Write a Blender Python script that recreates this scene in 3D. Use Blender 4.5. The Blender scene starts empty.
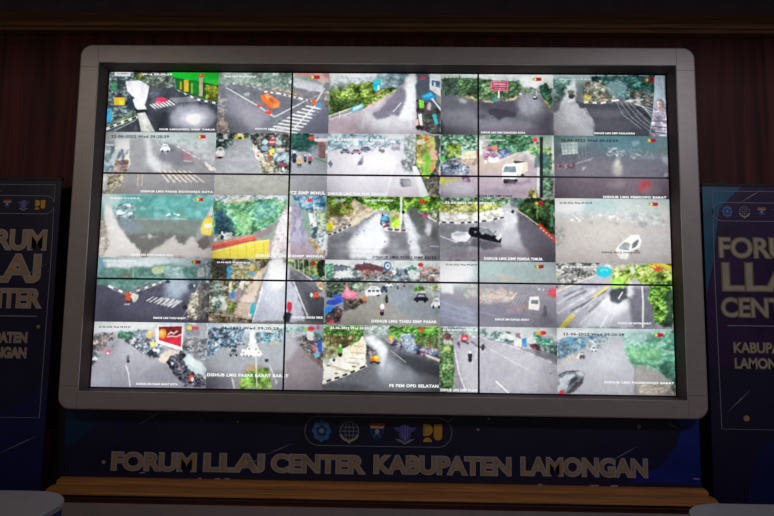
import bpy, bmesh, math, random
import numpy as np
from mathutils import Vector, Matrix

S = bpy.context.scene
COL = S.collection

# ------------------------------------------------------------------ camera
cam_data = bpy.data.cameras.new('camera')
cam_data.sensor_width = 36.0
cam_data.lens = 580.0 / 774.0 * 36.0
cam = bpy.data.objects.new('camera', cam_data)
cam.location = (0.0903, -3.6571, 1.600)
cam.rotation_euler = (math.radians(95.480), math.radians(-0.753), math.radians(0.901))
COL.objects.link(cam)
S.camera = cam

# ------------------------------------------------------------------ world, lamps, exposure
S.view_settings.view_transform = 'Standard'
S.view_settings.look = 'None'
S.view_settings.exposure = 0.0
S.view_settings.gamma = 1.0
S.view_settings.use_curve_mapping = False
world = bpy.data.worlds.new('dim_room_light')
world.use_nodes = True
world.node_tree.nodes['Background'].inputs[0].default_value = (1.0, 0.86, 0.86, 1)
world.node_tree.nodes['Background'].inputs[1].default_value = 0.15
S.world = world

def area(name, loc, target, size, power, color):
    d = bpy.data.lights.new(name, 'AREA')
    d.shape = 'RECTANGLE'; d.size, d.size_y = size; d.energy = power; d.color = color
    o = bpy.data.objects.new(name, d); o.location = loc
    o.rotation_euler = (Vector(target) - Vector(loc)).to_track_quat('-Z', 'Y').to_euler()
    COL.objects.link(o); return o
area('cool_right_fill', (3.0, -3.4, 3.95), (1.9, 0, 1.6), (0.9, 0.5), 24, (0.97, 0.92, 1.0))  # unseen fill lamp, added to brighten the right side of the frame and wall
area('warm_left_fill', (-3.0, -3.4, 3.95), (-1.9, 0, 1.6), (0.9, 0.5), 16, (1.0, 0.84, 0.70))  # weaker warm fill, also added out of view, for the left side

# ------------------------------------------------------------------ helpers
def lin(h, k=1.0):
    h = h.lstrip('#')
    c = [int(h[i:i+2], 16) / 255 for i in (0, 2, 4)]
    return tuple(k * (x / 12.92 if x <= 0.04045 else ((x + 0.055) / 1.055) ** 2.4) for x in c)

def mat(name, color, rough=0.5, metal=0.0, noise=0.08, scale=30.0, stretch=(1, 1, 1), bump=0.0, spec=0.5):
    m = bpy.data.materials.new(name); m.use_nodes = True
    nt = m.node_tree; N = nt.nodes; L = nt.links; b = N['Principled BSDF']
    b.inputs['Roughness'].default_value = rough; b.inputs['Metallic'].default_value = metal
    b.inputs['Specular IOR Level'].default_value = spec
    tc = N.new('ShaderNodeTexCoord'); mp = N.new('ShaderNodeMapping'); nz = N.new('ShaderNodeTexNoise')
    mp.inputs['Scale'].default_value = stretch
    nz.inputs['Scale'].default_value = scale; nz.inputs['Detail'].default_value = 5
    L.new(tc.outputs['Object'], mp.inputs[0]); L.new(mp.outputs[0], nz.inputs['Vector'])
    rp = N.new('ShaderNodeValToRGB'); c = lin(color)
    rp.color_ramp.elements[0].position = 0.3; rp.color_ramp.elements[1].position = 0.7
    rp.color_ramp.elements[0].color = tuple(max(0, x * (1 - noise)) for x in c) + (1,)
    rp.color_ramp.elements[1].color = tuple(min(1, x * (1 + noise)) for x in c) + (1,)
    L.new(nz.outputs[0], rp.inputs[0]); L.new(rp.outputs[0], b.inputs['Base Color'])
    if bump:
        bp = N.new('ShaderNodeBump'); bp.inputs['Strength'].default_value = bump; bp.inputs['Distance'].default_value = 0.01
        L.new(nz.outputs[0], bp.inputs['Height']); L.new(bp.outputs[0], b.inputs['Normal'])
    return m

def emit_flat(name, color, strength=1.0):
    m = bpy.data.materials.new(name); m.use_nodes = True
    nt = m.node_tree; nt.nodes.clear()
    e = nt.nodes.new('ShaderNodeEmission'); o = nt.nodes.new('ShaderNodeOutputMaterial')
    e.inputs[0].default_value = lin(color) + (1,); e.inputs[1].default_value = strength
    nt.links.new(e.outputs[0], o.inputs[0]); return m

def link(name, me, material=None, parent=None):
    o = bpy.data.objects.new(name, me); COL.objects.link(o)
    if material is not None:
        for m in (material if isinstance(material, (list, tuple)) else [material]): me.materials.append(m)
    if parent is not None: o.parent = parent
    return o

def from_bm(name, bm, material=None, parent=None):
    bmesh.ops.recalc_face_normals(bm, faces=bm.faces)
    me = bpy.data.meshes.new(name); bm.to_mesh(me); bm.free()
    return link(name, me, material, parent)

def box(bm, x0, x1, y0, y1, z0, z1, mi=0):
    v = [bm.verts.new(p) for p in ((x0,y0,z0),(x1,y0,z0),(x1,y1,z0),(x0,y1,z0),(x0,y0,z1),(x1,y0,z1),(x1,y1,z1),(x0,y1,z1))]
    for q in ((0,1,2,3),(4,5,6,7),(0,1,5,4),(1,2,6,5),(2,3,7,6),(3,0,4,7)):
        f = bm.faces.new([v[i] for i in q]); f.material_index = mi
    return v

def box_obj(name, x0, x1, y0, y1, z0, z1, m, parent=None, bevel=0.0):
    bm = bmesh.new(); box(bm, x0, x1, y0, y1, z0, z1)
    if bevel: bmesh.ops.bevel(bm, geom=list(bm.edges), offset=bevel, segments=2, affect='EDGES')
    return from_bm(name, bm, m, parent)

def rrect(x0, x1, z0, z1, r, n=8):
    pts = []
    for cx, cz, a in ((x1-r, z1-r, 0), (x0+r, z1-r, 90), (x0+r, z0+r, 180), (x1-r, z0+r, 270)):
        for i in range(n + 1):
            t = math.radians(a + 90 * i / n); pts.append((cx + r * math.cos(t), cz + r * math.sin(t)))
    return pts

def slab(bm, pts, y0, y1, mi=0):
    """extrude an outline in the x-z plane from y0 (front) to y1 (back)"""
    a = [bm.verts.new((x, y0, z)) for x, z in pts]; b = [bm.verts.new((x, y1, z)) for x, z in pts]
    fs = [bm.faces.new(a), bm.faces.new(b[::-1])]; n = len(pts)
    for i in range(n): fs.append(bm.faces.new((a[i], b[i], b[(i+1) % n], a[(i+1) % n])))
    for f in fs: f.material_index = mi

def loops(bm, rings, closed=True, mi=0):
    vs = [[bm.verts.new(p) for p in r] for r in rings]
    for a, b in zip(vs, vs[1:]):
        n = len(a)
        for i in range(n if closed else n - 1):
            f = bm.faces.new((a[i], a[(i+1) % n], b[(i+1) % n], b[i])); f.material_index = mi
    return vs

def stroke(bm, pts, w, y0, y1, closed=False, mi=0):
    """flat printed line of width w through (x, z) points"""
    P = [Vector(p) for p in pts]; n = len(P); L_ = []; R_ = []
    for i in range(n):
        a = P[(i-1) % n] if (closed or i) else P[i]; b = P[(i+1) % n] if (closed or i < n-1) else P[i]
        d = (b - a).normalized(); q = Vector((-d.y, d.x)) * w / 2
        L_.append(P[i] + q); R_.append(P[i] - q)
    m = n if closed else n - 1
    for i in range(m):
        j = (i + 1) % n
        slab(bm, [(L_[i].x, L_[i].y), (L_[j].x, L_[j].y), (R_[j].x, R_[j].y), (R_[i].x, R_[i].y)], y0, y1, mi)

def text_mesh(s, bold=0.0, extrude=0.0, spacing=1.0):
    cu = bpy.data.curves.new('lettering', 'FONT'); cu.body = s; cu.size = 1; cu.offset = bold; cu.extrude = extrude
    cu.resolution_u = 4; cu.space_character = spacing
    o = bpy.data.objects.new('lettering', cu); COL.objects.link(o)
    dg = bpy.context.evaluated_depsgraph_get(); me = bpy.data.meshes.new_from_object(o.evaluated_get(dg))
    bpy.data.objects.remove(o); bpy.data.curves.remove(cu)
    return me

def place_text(name, s, x0, x1, z0, z1, y, material, parent, bold=0.0, thick=0.0, spacing=1.0, grow=0.0):
    """lettering that fills the box x0..x1, z0..z1 on a plane facing -y; grow widens the letters evenly"""
    base = text_mesh(s, bold, 0.0, spacing)
    me = base if not grow else text_mesh(s, bold + grow, 0.0, spacing)
    bc = np.empty(len(base.vertices) * 3); base.vertices.foreach_get('co', bc); bc = bc.reshape(-1, 3)
    lo = bc.min(0); hi = bc.max(0)
    sx = (x1 - x0) / (hi[0] - lo[0]); sz = (z1 - z0) / (hi[1] - lo[1])
    c = np.empty(len(me.vertices) * 3); me.vertices.foreach_get('co', c); c = c.reshape(-1, 3)
    out = np.stack([x0 + (c[:, 0] - lo[0]) * sx, np.full(len(c), y), z0 + (c[:, 1] - lo[1]) * sz], 1)
    me.vertices.foreach_set('co', out.ravel().astype(np.float32)); me.update()
    if thick:
        bm = bmesh.new(); bm.from_mesh(me)
        r = bmesh.ops.extrude_face_region(bm, geom=list(bm.faces))
        for v in r['geom']:
            if isinstance(v, bmesh.types.BMVert): v.co.y -= thick
        bmesh.ops.recalc_face_normals(bm, faces=bm.faces); bm.to_mesh(me); bm.free()
    me.materials.clear()
    return link(name, me, material, parent)

def thing(name, loc, label, cat, group=None):
    o = bpy.data.objects.new(name, None); o.empty_display_size = 0.1; o.location = loc; COL.objects.link(o)
    o['label'] = label; o['category'] = cat
    if group: o['group'] = group
    return o

def structure(o): o['kind'] = 'structure'; return o

# ------------------------------------------------------------------ materials
M = {}
def wood_wall():
    m = bpy.data.materials.new('dark_red_wood_panelling'); m.use_nodes = True
    N = m.node_tree.nodes; L = m.node_tree.links; b = N['Principled BSDF']; b.inputs['Roughness'].default_value = 0.6; b.inputs['Specular IOR Level'].default_value = 0.2
    tc = N.new('ShaderNodeTexCoord'); mp = N.new('ShaderNodeMapping'); mp.inputs['Scale'].default_value = (7, 7, 0.35)
    nz = N.new('ShaderNodeTexNoise'); nz.inputs['Scale'].default_value = 2.2; nz.inputs['Detail'].default_value = 6; nz.inputs['Distortion'].default_value = 0.5
    rp = N.new('ShaderNodeValToRGB')
    for i, (p_, c) in enumerate(((0.3, '#321919'), (0.7, '#622f30'))):
        rp.color_ramp.elements[i].position = p_; rp.color_ramp.elements[i].color = lin(c) + (1,)
    L.new(tc.outputs['Object'], mp.inputs[0]); L.new(mp.outputs[0], nz.inputs[0]); L.new(nz.outputs[0], rp.inputs[0]); L.new(rp.outputs[0], b.inputs[0])
    bp = N.new('ShaderNodeBump'); bp.inputs['Strength'].default_value = 0.15; L.new(nz.outputs[0], bp.inputs['Height']); L.new(bp.outputs[0], b.inputs['Normal'])
    return m
M['wall'] = wood_wall()
M['trim'] = mat('varnished_wood_moulding', '#b87c46', 0.38, noise=0.35, scale=5, stretch=(0.5, 14, 14))
M['trim_top'] = mat('brown_wood_picture_rail', '#a07850', 0.45, noise=0.35, scale=5, stretch=(0.5, 14, 14))
M['trim_dark'] = mat('dark_stained_wood', '#4a2418', 0.5, noise=0.3, scale=5, stretch=(0.5, 14, 14))
M['ceiling'] = mat('dark_ceiling_paint', '#2a2428', 0.8, noise=0.1, scale=6)
M['fascia'] = mat('dark_grey_fascia_paint', '#847884', 0.8, noise=0.1, scale=6)
M['floor'] = mat('dark_carpet', '#2a2c34', 0.95, noise=0.3, scale=60, bump=0.3)
M['dado'] = mat('grey_dado_panel', '#a89c9c', 0.6, noise=0.08, scale=8)
M['frame'] = mat('brushed_silver_panel', '#b2aba9', 0.42, 0.15, noise=0.06, scale=9, stretch=(1, 1, 3))
M['joint'] = mat('dark_joint_line', '#5c5654', 0.7)
M['bezel'] = mat('black_bezel', '#5a4d4e', 0.75, noise=0.1, scale=20, spec=0.15)
M['panel'] = mat('black_display_casing', '#302e38', 0.35)
M['navy'] = mat('navy_printed_vinyl', '#1f1d3c', 0.45, noise=0.2, scale=3)
M['blue'] = mat('royal_blue_print', '#1a2c88', 0.4, noise=0.25, scale=5)
M['teal'] = mat('teal_blue_print', '#0c3658', 0.42, noise=0.35, scale=5)
M['cyan'] = mat('cyan_print', '#1a6488', 0.42, noise=0.35, scale=5)
M['deep_blue'] = mat('deep_blue_print', '#181e58', 0.45, noise=0.3, scale=4)
M['violet'] = mat('violet_print', '#38244e', 0.36, noise=0.35, scale=4)
M['gold'] = mat('gold_print', '#ab9068', 0.5, noise=0.2, scale=12)
M['tan'] = mat('tan_print', '#857a60', 0.5, noise=0.2, scale=12)
M['cream'] = mat('cream_print', '#b8ae98', 0.5, noise=0.12, scale=12)
M['white'] = mat('white_print', '#a8a8b4', 0.5, noise=0.08, scale=12)
M['line'] = mat('pale_line_print', '#8c90a8', 0.5, noise=0.08)
M['black'] = mat('black_paint', '#161315', 0.6)
M['ic_blue'] = mat('emblem_light_blue', '#3f78b8', 0.5)
M['ic_navy'] = mat('emblem_deep_blue', '#1c3874', 0.5)
M['ic_red'] = mat('emblem_red', '#b04a38', 0.5)
M['ic_purple'] = mat('emblem_purple', '#5c58b0', 0.5)
M['ic_yellow'] = mat('emblem_yellow', '#d8a43c', 0.5)
M['table_top'] = mat('grey_laminate_top', '#9c98a2', 0.5, noise=0.05, scale=14)
M['table_blue'] = mat('blue_table_cladding', '#1c2c78', 0.5, noise=0.15, scale=8)
M['txt_white'] = emit_flat('screen_text_white', '#f6f8fa')
M['txt_black'] = emit_flat('screen_text_black', '#15181c')
M['txt_grey'] = emit_flat('screen_text_grey', '#ccd6da')
def picture_material():
    m = bpy.data.materials.new('lit_screen_picture'); m.use_nodes = True
    nt = m.node_tree; nt.nodes.clear()
    a = nt.nodes.new('ShaderNodeAttribute'); a.attribute_name = 'picture'
    e = nt.nodes.new('ShaderNodeEmission'); e.inputs[1].default_value = 1.0
    o = nt.nodes.new('ShaderNodeOutputMaterial')
    nt.links.new(a.outputs['Color'], e.inputs[0]); nt.links.new(e.outputs[0], o.inputs[0]); return m
M['picture'] = picture_material()

# ------------------------------------------------------------------ room
ZC = 2.141                       # height of the centre of the screens
structure(box_obj('wall_front', -5, 5, 0.06, 0.30, 0, 4.3, M['wall']))
structure(box_obj('floor', -5, 5, -8, 0.30, -0.1, 0, M['floor']))
structure(box_obj('ceiling', -5, 5, -8, 0.30, 4.3, 4.4, M['ceiling']))
structure(box_obj('wall_left', -5.2, -5, -8, 0.30, 0, 4.3, M['wall']))
structure(box_obj('wall_right', 5, 5.2, -8, 0.30, 0, 4.3, M['wall']))

def moulding(name, prof, x0, x1, m, taper=0.0):
    bm = bmesh.new()
    a = [bm.verts.new((x0, y, z)) for y, z in prof]; b = [bm.verts.new((x1, y, z)) for y, z in prof]
    bm.faces.new(a); bm.faces.new(b[::-1]); n = len(prof)
    for i in range(n): bm.faces.new((a[i], a[(i+1) % n], b[(i+1) % n], b[i]))
    return structure(from_bm(name, bm, m))
moulding('trim_1', [(0.06,3.575),(0.0,3.575),(-0.012,3.568),(-0.012,3.545),(0.0,3.540),(0.0,3.512),(-0.02,3.505),(-0.03,3.490),(-0.02,3.472),(0.0,3.468),(-0.006,3.456),(0.0,3.448),(0.06,3.448)], -5, 5, M['trim_top'])
moulding('trim_2', [(0.06,0.578),(-0.035,0.578),(-0.058,0.574),(-0.070,0.565),(-0.074,0.548),(-0.086,0.545),(-0.098,0.556),(-0.135,0.556),(-0.165,0.549),(-0.188,0.541),(-0.20,0.533),(-0.20,0.528),(-0.185,0.524),(0.06,0.524)], -1.95, 1.955, M['trim'])
moulding('trim_3', [(0.06,0.524),(-0.178,0.524),(-0.184,0.505),(-0.180,0.478),(0.06,0.478)], -1.95, 1.955, M['trim_dark'])
structure(box_obj('baseboard_front', -1.94, 1.945, -0.19, 0.06, 0.0, 0.478, M['dado']))
structure(box_obj('added_shade_beam', -5, 5, -1.60, -1.42, 3.62, 4.3, M['ceiling']))  # out-of-view beam added to block the lamps from the top of the wall
structure(box_obj('dark_wall_sheet', -2.06, 2.06, 0.045, 0.06, 0.0, 2.42, M['black']))  # black sheet added so the wall strips beside the frame stay dark as if unlit
structure(box_obj('trim_5', -5, 5, 0.0, 0.06, 3.575, 4.3, M['fascia']))

# ------------------------------------------------------------------ video wall
vw = thing('video_wall', (0, 0, 0), 'large wall of nine joined flat screens in a rounded silver frame showing rows of wet street camera pictures', 'video wall')
OX, OZ0, OZ1 = 1.955, ZC - 1.143, ZC + 1.156
IX, IZ0, IZ1 = 1.835, ZC - 1.034, ZC + 1.039
bm = bmesh.new()
def ring(x0, x1, z0, z1, r, y, n=10): return [(x, y, z) for x, z in rrect(x0, x1, z0, z1, r, n)]
rings = [ring(-OX, OX, OZ0, OZ1, 0.075, 0.06), ring(-OX, OX, OZ0, OZ1, 0.075, -0.100),
         ring(-OX+.003, OX-.003, OZ0+.003, OZ1-.003, 0.073, -0.107), ring(-OX+.010, OX-.010, OZ0+.010, OZ1-.010, 0.067, -0.110),
         ring(-IX-.002, IX+.002, IZ0-.002, IZ1+.002, 0.004, -0.110), ring(-IX, IX, IZ0, IZ1, 0.004, -0.108), ring(-IX, IX, IZ0, IZ1, 0.004, -0.100)]
loops(bm, rings)
from_bm('outer_frame', bm, M['frame'], vw)
bm = bmesh.new()
for sx in (-1, 1):
    for (z, dz) in ((IZ1, 0.02), (IZ0, -0.02)):
        xj = sx * (IX + 0.002)
        box(bm, xj - .001, xj + .001, -0.1106, -0.109, min(z, z + dz * 5.6), max(z, z + dz * 5.6))
        zj = z - dz * 1.6
        box(bm, min(xj, sx * (OX - .01)), max(xj, sx * (OX - .01)), -0.1106, -0.109, zj - .001, zj + .001)
from_bm('frame_joint', bm, M['joint'], vw)
bm = bmesh.new()
loops(bm, [ring(-IX, IX, IZ0, IZ1, 0.004, -0.100), ring(-1.822, 1.822, ZC-1.027, ZC+1.027, 0.003, -0.006), ring(-1.822, 1.822, ZC-1.027, ZC+1.027, 0.003, 0.05)])
from_bm('inner_bezel', bm, M['bezel'], vw)
PW, PH, SE = 3.64 / 3, 2.05 / 3, 0.0058
for r in range(3):
    for c in range(3):
        x0 = -1.82 + c * PW; z1 = ZC + 1.025 - r * PH
        bm = bmesh.new()
        box(bm, x0 + .0005, x0 + PW - .0005, 0.003, 0.05, z1 - PH + .0005, z1 - .0005)
        y0, y1 = -0.003, 0.003
        box(bm, x0, x0 + SE, y0, y1, z1 - PH, z1); box(bm, x0 + PW - SE, x0 + PW, y0, y1, z1 - PH, z1)
        box(bm, x0, x0 + PW, y0, y1, z1 - SE, z1); box(bm, x0, x0 + PW, y0, y1, z1 - PH, z1 - PH + SE)
        from_bm('display_panel', bm, M['panel'], vw)

# ---- the pictures on the screens: drawn in millimetres on each 728 x 410 mm picture
FW, FH = 728.0, 410.0
RX, RY = 252, 142
class Canvas:
    def __init__(s, seed):
        s.rng = np.random.default_rng(seed); s.w, s.h = RX * 2, RY * 2
        s.a = np.zeros((s.h, s.w, 3)); s.kx = s.w / FW; s.ky = s.h / FH
        s.X, s.Y = np.meshgrid((np.arange(s.w) + .5) / s.kx, (np.arange(s.h) + .5) / s.ky)
        s.WX, s.WY = s.X.copy(), s.Y.copy()
        for r, amp in ((4.0, 2.8), (14.0, 3.5)):
            for A in (s.WX, s.WY):
                d = s.blur(s.rng.normal(0, 1, s.X.shape), r); A += np.clip(d / d.std(), -2, 2) * amp
    def col(s, h):
        h = h.lstrip('#'); return np.array([int(h[i:i+2], 16) / 255 for i in (0, 2, 4)])
    def blur(s, m, r):
        n = max(1, int(round(r * s.kx)))
        for ax in (0, 1):
            for _ in range(2):
                pad = [(0, 0), (0, 0)]; pad[ax] = (n + 1, n)
                c = np.cumsum(np.pad(m, pad, mode='edge'), axis=ax)
                m = (np.take(c, range(2*n+1, c.shape[ax]), axis=ax) - np.take(c, range(0, c.shape[ax]-2*n-1), axis=ax)) / (2*n+1)
        return m
    def bbox(s, x0, y0, x1, y1, pad):
        i0 = max(0, int((x0 - pad) * s.kx)); i1 = min(s.w, int((x1 + pad) * s.kx) + 2)
        j0 = max(0, int((y0 - pad) * s.ky)); j1 = min(s.h, int((y1 + pad) * s.ky) + 2)
        return (j0, j1, i0, i1) if i1 > i0 and j1 > j0 else None
    def put(s, bb, m, color, a, soft):
        if soft > 0.5: m = s.blur(m, soft * .7)
        j0, j1, i0, i1 = bb; m = (m * a)[..., None]
        s.a[j0:j1, i0:i1] = s.a[j0:j1, i0:i1] * (1 - m) + color * m
    def inside(s, pts, bb, warp=False):
        j0, j1, i0, i1 = bb; X = (s.WX if warp else s.X)[j0:j1, i0:i1]; Y = (s.WY if warp else s.Y)[j0:j1, i0:i1]; r = np.zeros(X.shape, bool); n = len(pts)
        for i in range(n):
            (xa, ya), (xb, yb) = pts[i], pts[(i + 1) % n]
            if ya == yb: continue
            r ^= ((ya > Y) != (yb > Y)) & (X < (xb - xa) * (Y - ya) / (yb - ya) + xa)
        return r.astype(float)
    def poly(s, color, pts, a=1, soft=0):
        xs = [q[0] for q in pts]; ys = [q[1] for q in pts]; bb = s.bbox(min(xs), min(ys), max(xs), max(ys), soft * 2.5)
        if bb: s.put(bb, s.inside(pts, bb, soft >= 3), s.col(color), a, soft)
    def ell(s, color, x, y, rx, ry, a=1, soft=0):
        bb = s.bbox(x - rx, y - ry, x + rx, y + ry, soft * 2.5)
        if not bb: return
        j0, j1, i0, i1 = bb
        GX, GY = (s.WX, s.WY) if soft >= 3 else (s.X, s.Y)
        m = ((((GX[j0:j1, i0:i1] - x) / rx) ** 2 + ((GY[j0:j1, i0:i1] - y) / ry) ** 2) < 1).astype(float)
        s.put(bb, m, s.col(color), a, soft)
    def line(s, color, w, pts, a=1, soft=0):
        xs = [q[0] for q in pts]; ys = [q[1] for q in pts]; bb = s.bbox(min(xs), min(ys), max(xs), max(ys), soft * 2.5 + w)
        if not bb: return
        j0, j1, i0, i1 = bb; X = s.X[j0:j1, i0:i1]; Y = s.Y[j0:j1, i0:i1]; m = np.zeros(X.shape)
        for (xa, ya), (xb, yb) in zip(pts, pts[1:]):
            dx, dy = xb - xa, yb - ya; L2 = dx*dx + dy*dy + 1e-9
            t = np.clip(((X - xa) * dx + (Y - ya) * dy) / L2, 0, 1)
            d = np.hypot(X - xa - t * dx, Y - ya - t * dy); m = np.maximum(m, np.clip((w / 2 - d) / 1.5 + .5, 0, 1))
        s.put(bb, m, s.col(color), a, soft)
    def clutter(s, cols, cell, pts, a=1, soft=0, ay=1):
        xs = [q[0] for q in pts]; ys = [q[1] for q in pts]; bb = s.bbox(min(xs), min(ys), max(xs), max(ys), soft * 2.5)
        if not bb: return
        j0, j1, i0, i1 = bb; X = s.X[j0:j1, i0:i1]; Y = s.Y[j0:j1, i0:i1]
        P = np.array([s.col(c) for c in cols]); out = np.zeros(X.shape + (3,))
        flat = a <= .75
        for sc, keep, va in (((1.3, 1.1, .12), (.8, .4, .12)) if flat else ((1.3, 1.1, .35), (.8, .5, .6), (.5, .3, .9))):
            cw = cell * sc; ch = cell * sc * ay * .8
            ph = s.rng.random(6) * 6.28
            Xw = X + cw * .35 * np.sin(Y / ch * 1.7 + ph[0]) + cw * .25 * np.sin(X / cw * 2.3 + Y / ch * 1.1 + ph[1])
            Yw = Y + ch * .35 * np.sin(X / cw * 1.9 + ph[2]) + ch * .25 * np.sin(Y / ch * 2.1 - X / cw * 1.3 + ph[3])
            gi = np.floor(Xw / cw).astype(int) + 8; gj = np.floor(Yw / ch).astype(int) + 8
            G = s.rng.integers(0, len(P), (max(1, gj.max() + 3), max(1, gi.max() + 3)))
            V = 1 - va * .58 + va * s.rng.random(G.shape)
            gi = np.clip(gi, 0, G.shape[1] - 1); gj = np.clip(gj, 0, G.shape[0] - 1)
            K = (s.rng.random(G.shape) < keep)[gj, gi][..., None]
            out = np.where(K, P[G[gj, gi]] * V[gj, gi][..., None], out)
        if not flat:
            lum_ = P.sum(1); order = np.argsort(lum_); x0, x1, y0, y1 = X.min(), X.max(), Y.min(), Y.max()
            for _ in range(min(600, int((x1 - x0) * (y1 - y0) / (cell * cell * .9)))):
                cx, cy = x0 + (x1 - x0) * s.rng.random(), y0 + (y1 - y0) * s.rng.random(); q = cell * (.28 + .3 * s.rng.random())
                for ddx, ddy, sc, cc in ((.25, .35, 1.15, P[order[0]] * .8), (0, 0, 1., P[s.rng.integers(len(P))]), (-.2, -.35, .55, P[order[-1]] * 1.1)):
                    ex, ey, er = cx + ddx * q, cy + ddy * q, q * sc
                    a0 = max(0, int((ex - er - x0) * s.kx)); a1 = int((ex + er - x0) * s.kx) + 2; b0 = max(0, int((ey - er * .7 - y0) * s.ky)); b1 = int((ey + er * .7 - y0) * s.ky) + 2
                    w_ = (((X[b0:b1, a0:a1] - ex) / er) ** 2 + ((Y[b0:b1, a0:a1] - ey) / (er * .7)) ** 2 < 1)[..., None] * .8
                    out[b0:b1, a0:a1] = out[b0:b1, a0:a1] * (1 - w_) + cc * w_
        md = s.blur(s.rng.normal(0, 1, X.shape), cell * .9); md = np.clip(md / (md.std() + 1e-9), -1.8, 1.8)
        out *= (1 + (.05 if flat else .24) * md)[..., None]
        for k in range(3): out[..., k] = s.blur(out[..., k], cell * .16 if flat else 2.2)
        s.put(bb, s.inside(pts, bb, True), np.clip(out, 0, 1), a, soft)
    def kerb(s, A, B, d, w, pts):
        s.line(A, w, pts)
        on = False; carry = 0.0
        for (xa, ya), (xb, yb) in zip(pts, pts[1:]):
            L_ = math.hypot(xb - xa, yb - ya); n = max(1, int(L_ / d))
            for i in range(n):
                if i % 2:
                    t0, t1 = i / n, (i + .8) / n
                    s.line(B, w * .8, [(xa + (xb-xa)*t0, ya + (yb-ya)*t0), (xa + (xb-xa)*t1, ya + (yb-ya)*t1)])
    def zebra(s, c, a0, a1, b0, b1, n, fr=.5, a=1):
        f = lambda p, q, t: (p[0] + (q[0]-p[0])*t, p[1] + (q[1]-p[1])*t)
        for i in range(n):
            t0 = i / n; t1 = (i + fr) / n
            s.poly(c, [f(a0, a1, t0), f(a0, a1, t1), f(b0, b1, t1), f(b0, b1, t0)], a, 1)
    def grad(s, stops):
        ys = [q[0] for q in stops]; cs = np.array([s.col(q[1]) for q in stops])
        for k in range(3): s.a[..., k] = np.interp(s.Y, ys, cs[:, k])
    def finish(s, k):
        a = np.stack([s.blur(s.a[..., k], 1.5) for k in range(3)], -1)
        a = a.reshape(RY, 2, RX, 2, 3).mean((1, 3))
        n = s.rng.normal(0, 1, (RY, RX)); n2 = s.blur(s.rng.normal(0, 1, (RY, RX)), 4) * 6; n3 = s.rng.normal(0, .006, (RY, RX, 3))
        st = s.rng.normal(0, 1, (RY, RX))
        for _ in range(2): st = sum(np.roll(st, q, 0) for q in range(-5, 6)); st = st + np.roll(st, 1, 1)
        n2 = n2 + .25 * st / st.std()
        L_ = a.mean(2); gm = s.blur(np.abs(np.gradient(L_)[0]) + np.abs(np.gradient(L_)[1]), 14)
        fine = s.blur(s.rng.normal(0, 1, (RY, RX)), 3); fine /= fine.std()
        a = a * (1 + np.clip(gm * 1.0, 0, .06) * fine)[..., None]
        big = s.blur(s.rng.normal(0, 1, (RY, RX)), 60); a = a * (1 + .05 * big / big.std())[..., None]
        lum = a.mean(2, keepdims=True); a = lum + (a - lum) * SAT
        a = a * (1 + .045 * n[..., None] + .03 * n2[..., None]) + n3
        a = 1 - (1 - np.clip(a, 0, .985)) ** k
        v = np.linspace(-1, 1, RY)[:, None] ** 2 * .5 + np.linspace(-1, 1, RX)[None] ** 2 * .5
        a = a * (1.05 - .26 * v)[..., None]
        a = a + .13 * (a - .45) * 4 * a * (1 - a); a = np.clip(a, 0, 1)
        return np.where(a <= .04045, a / 12.92, ((a + .055) / 1.055) ** 2.4)
SAT = 0.88

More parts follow.
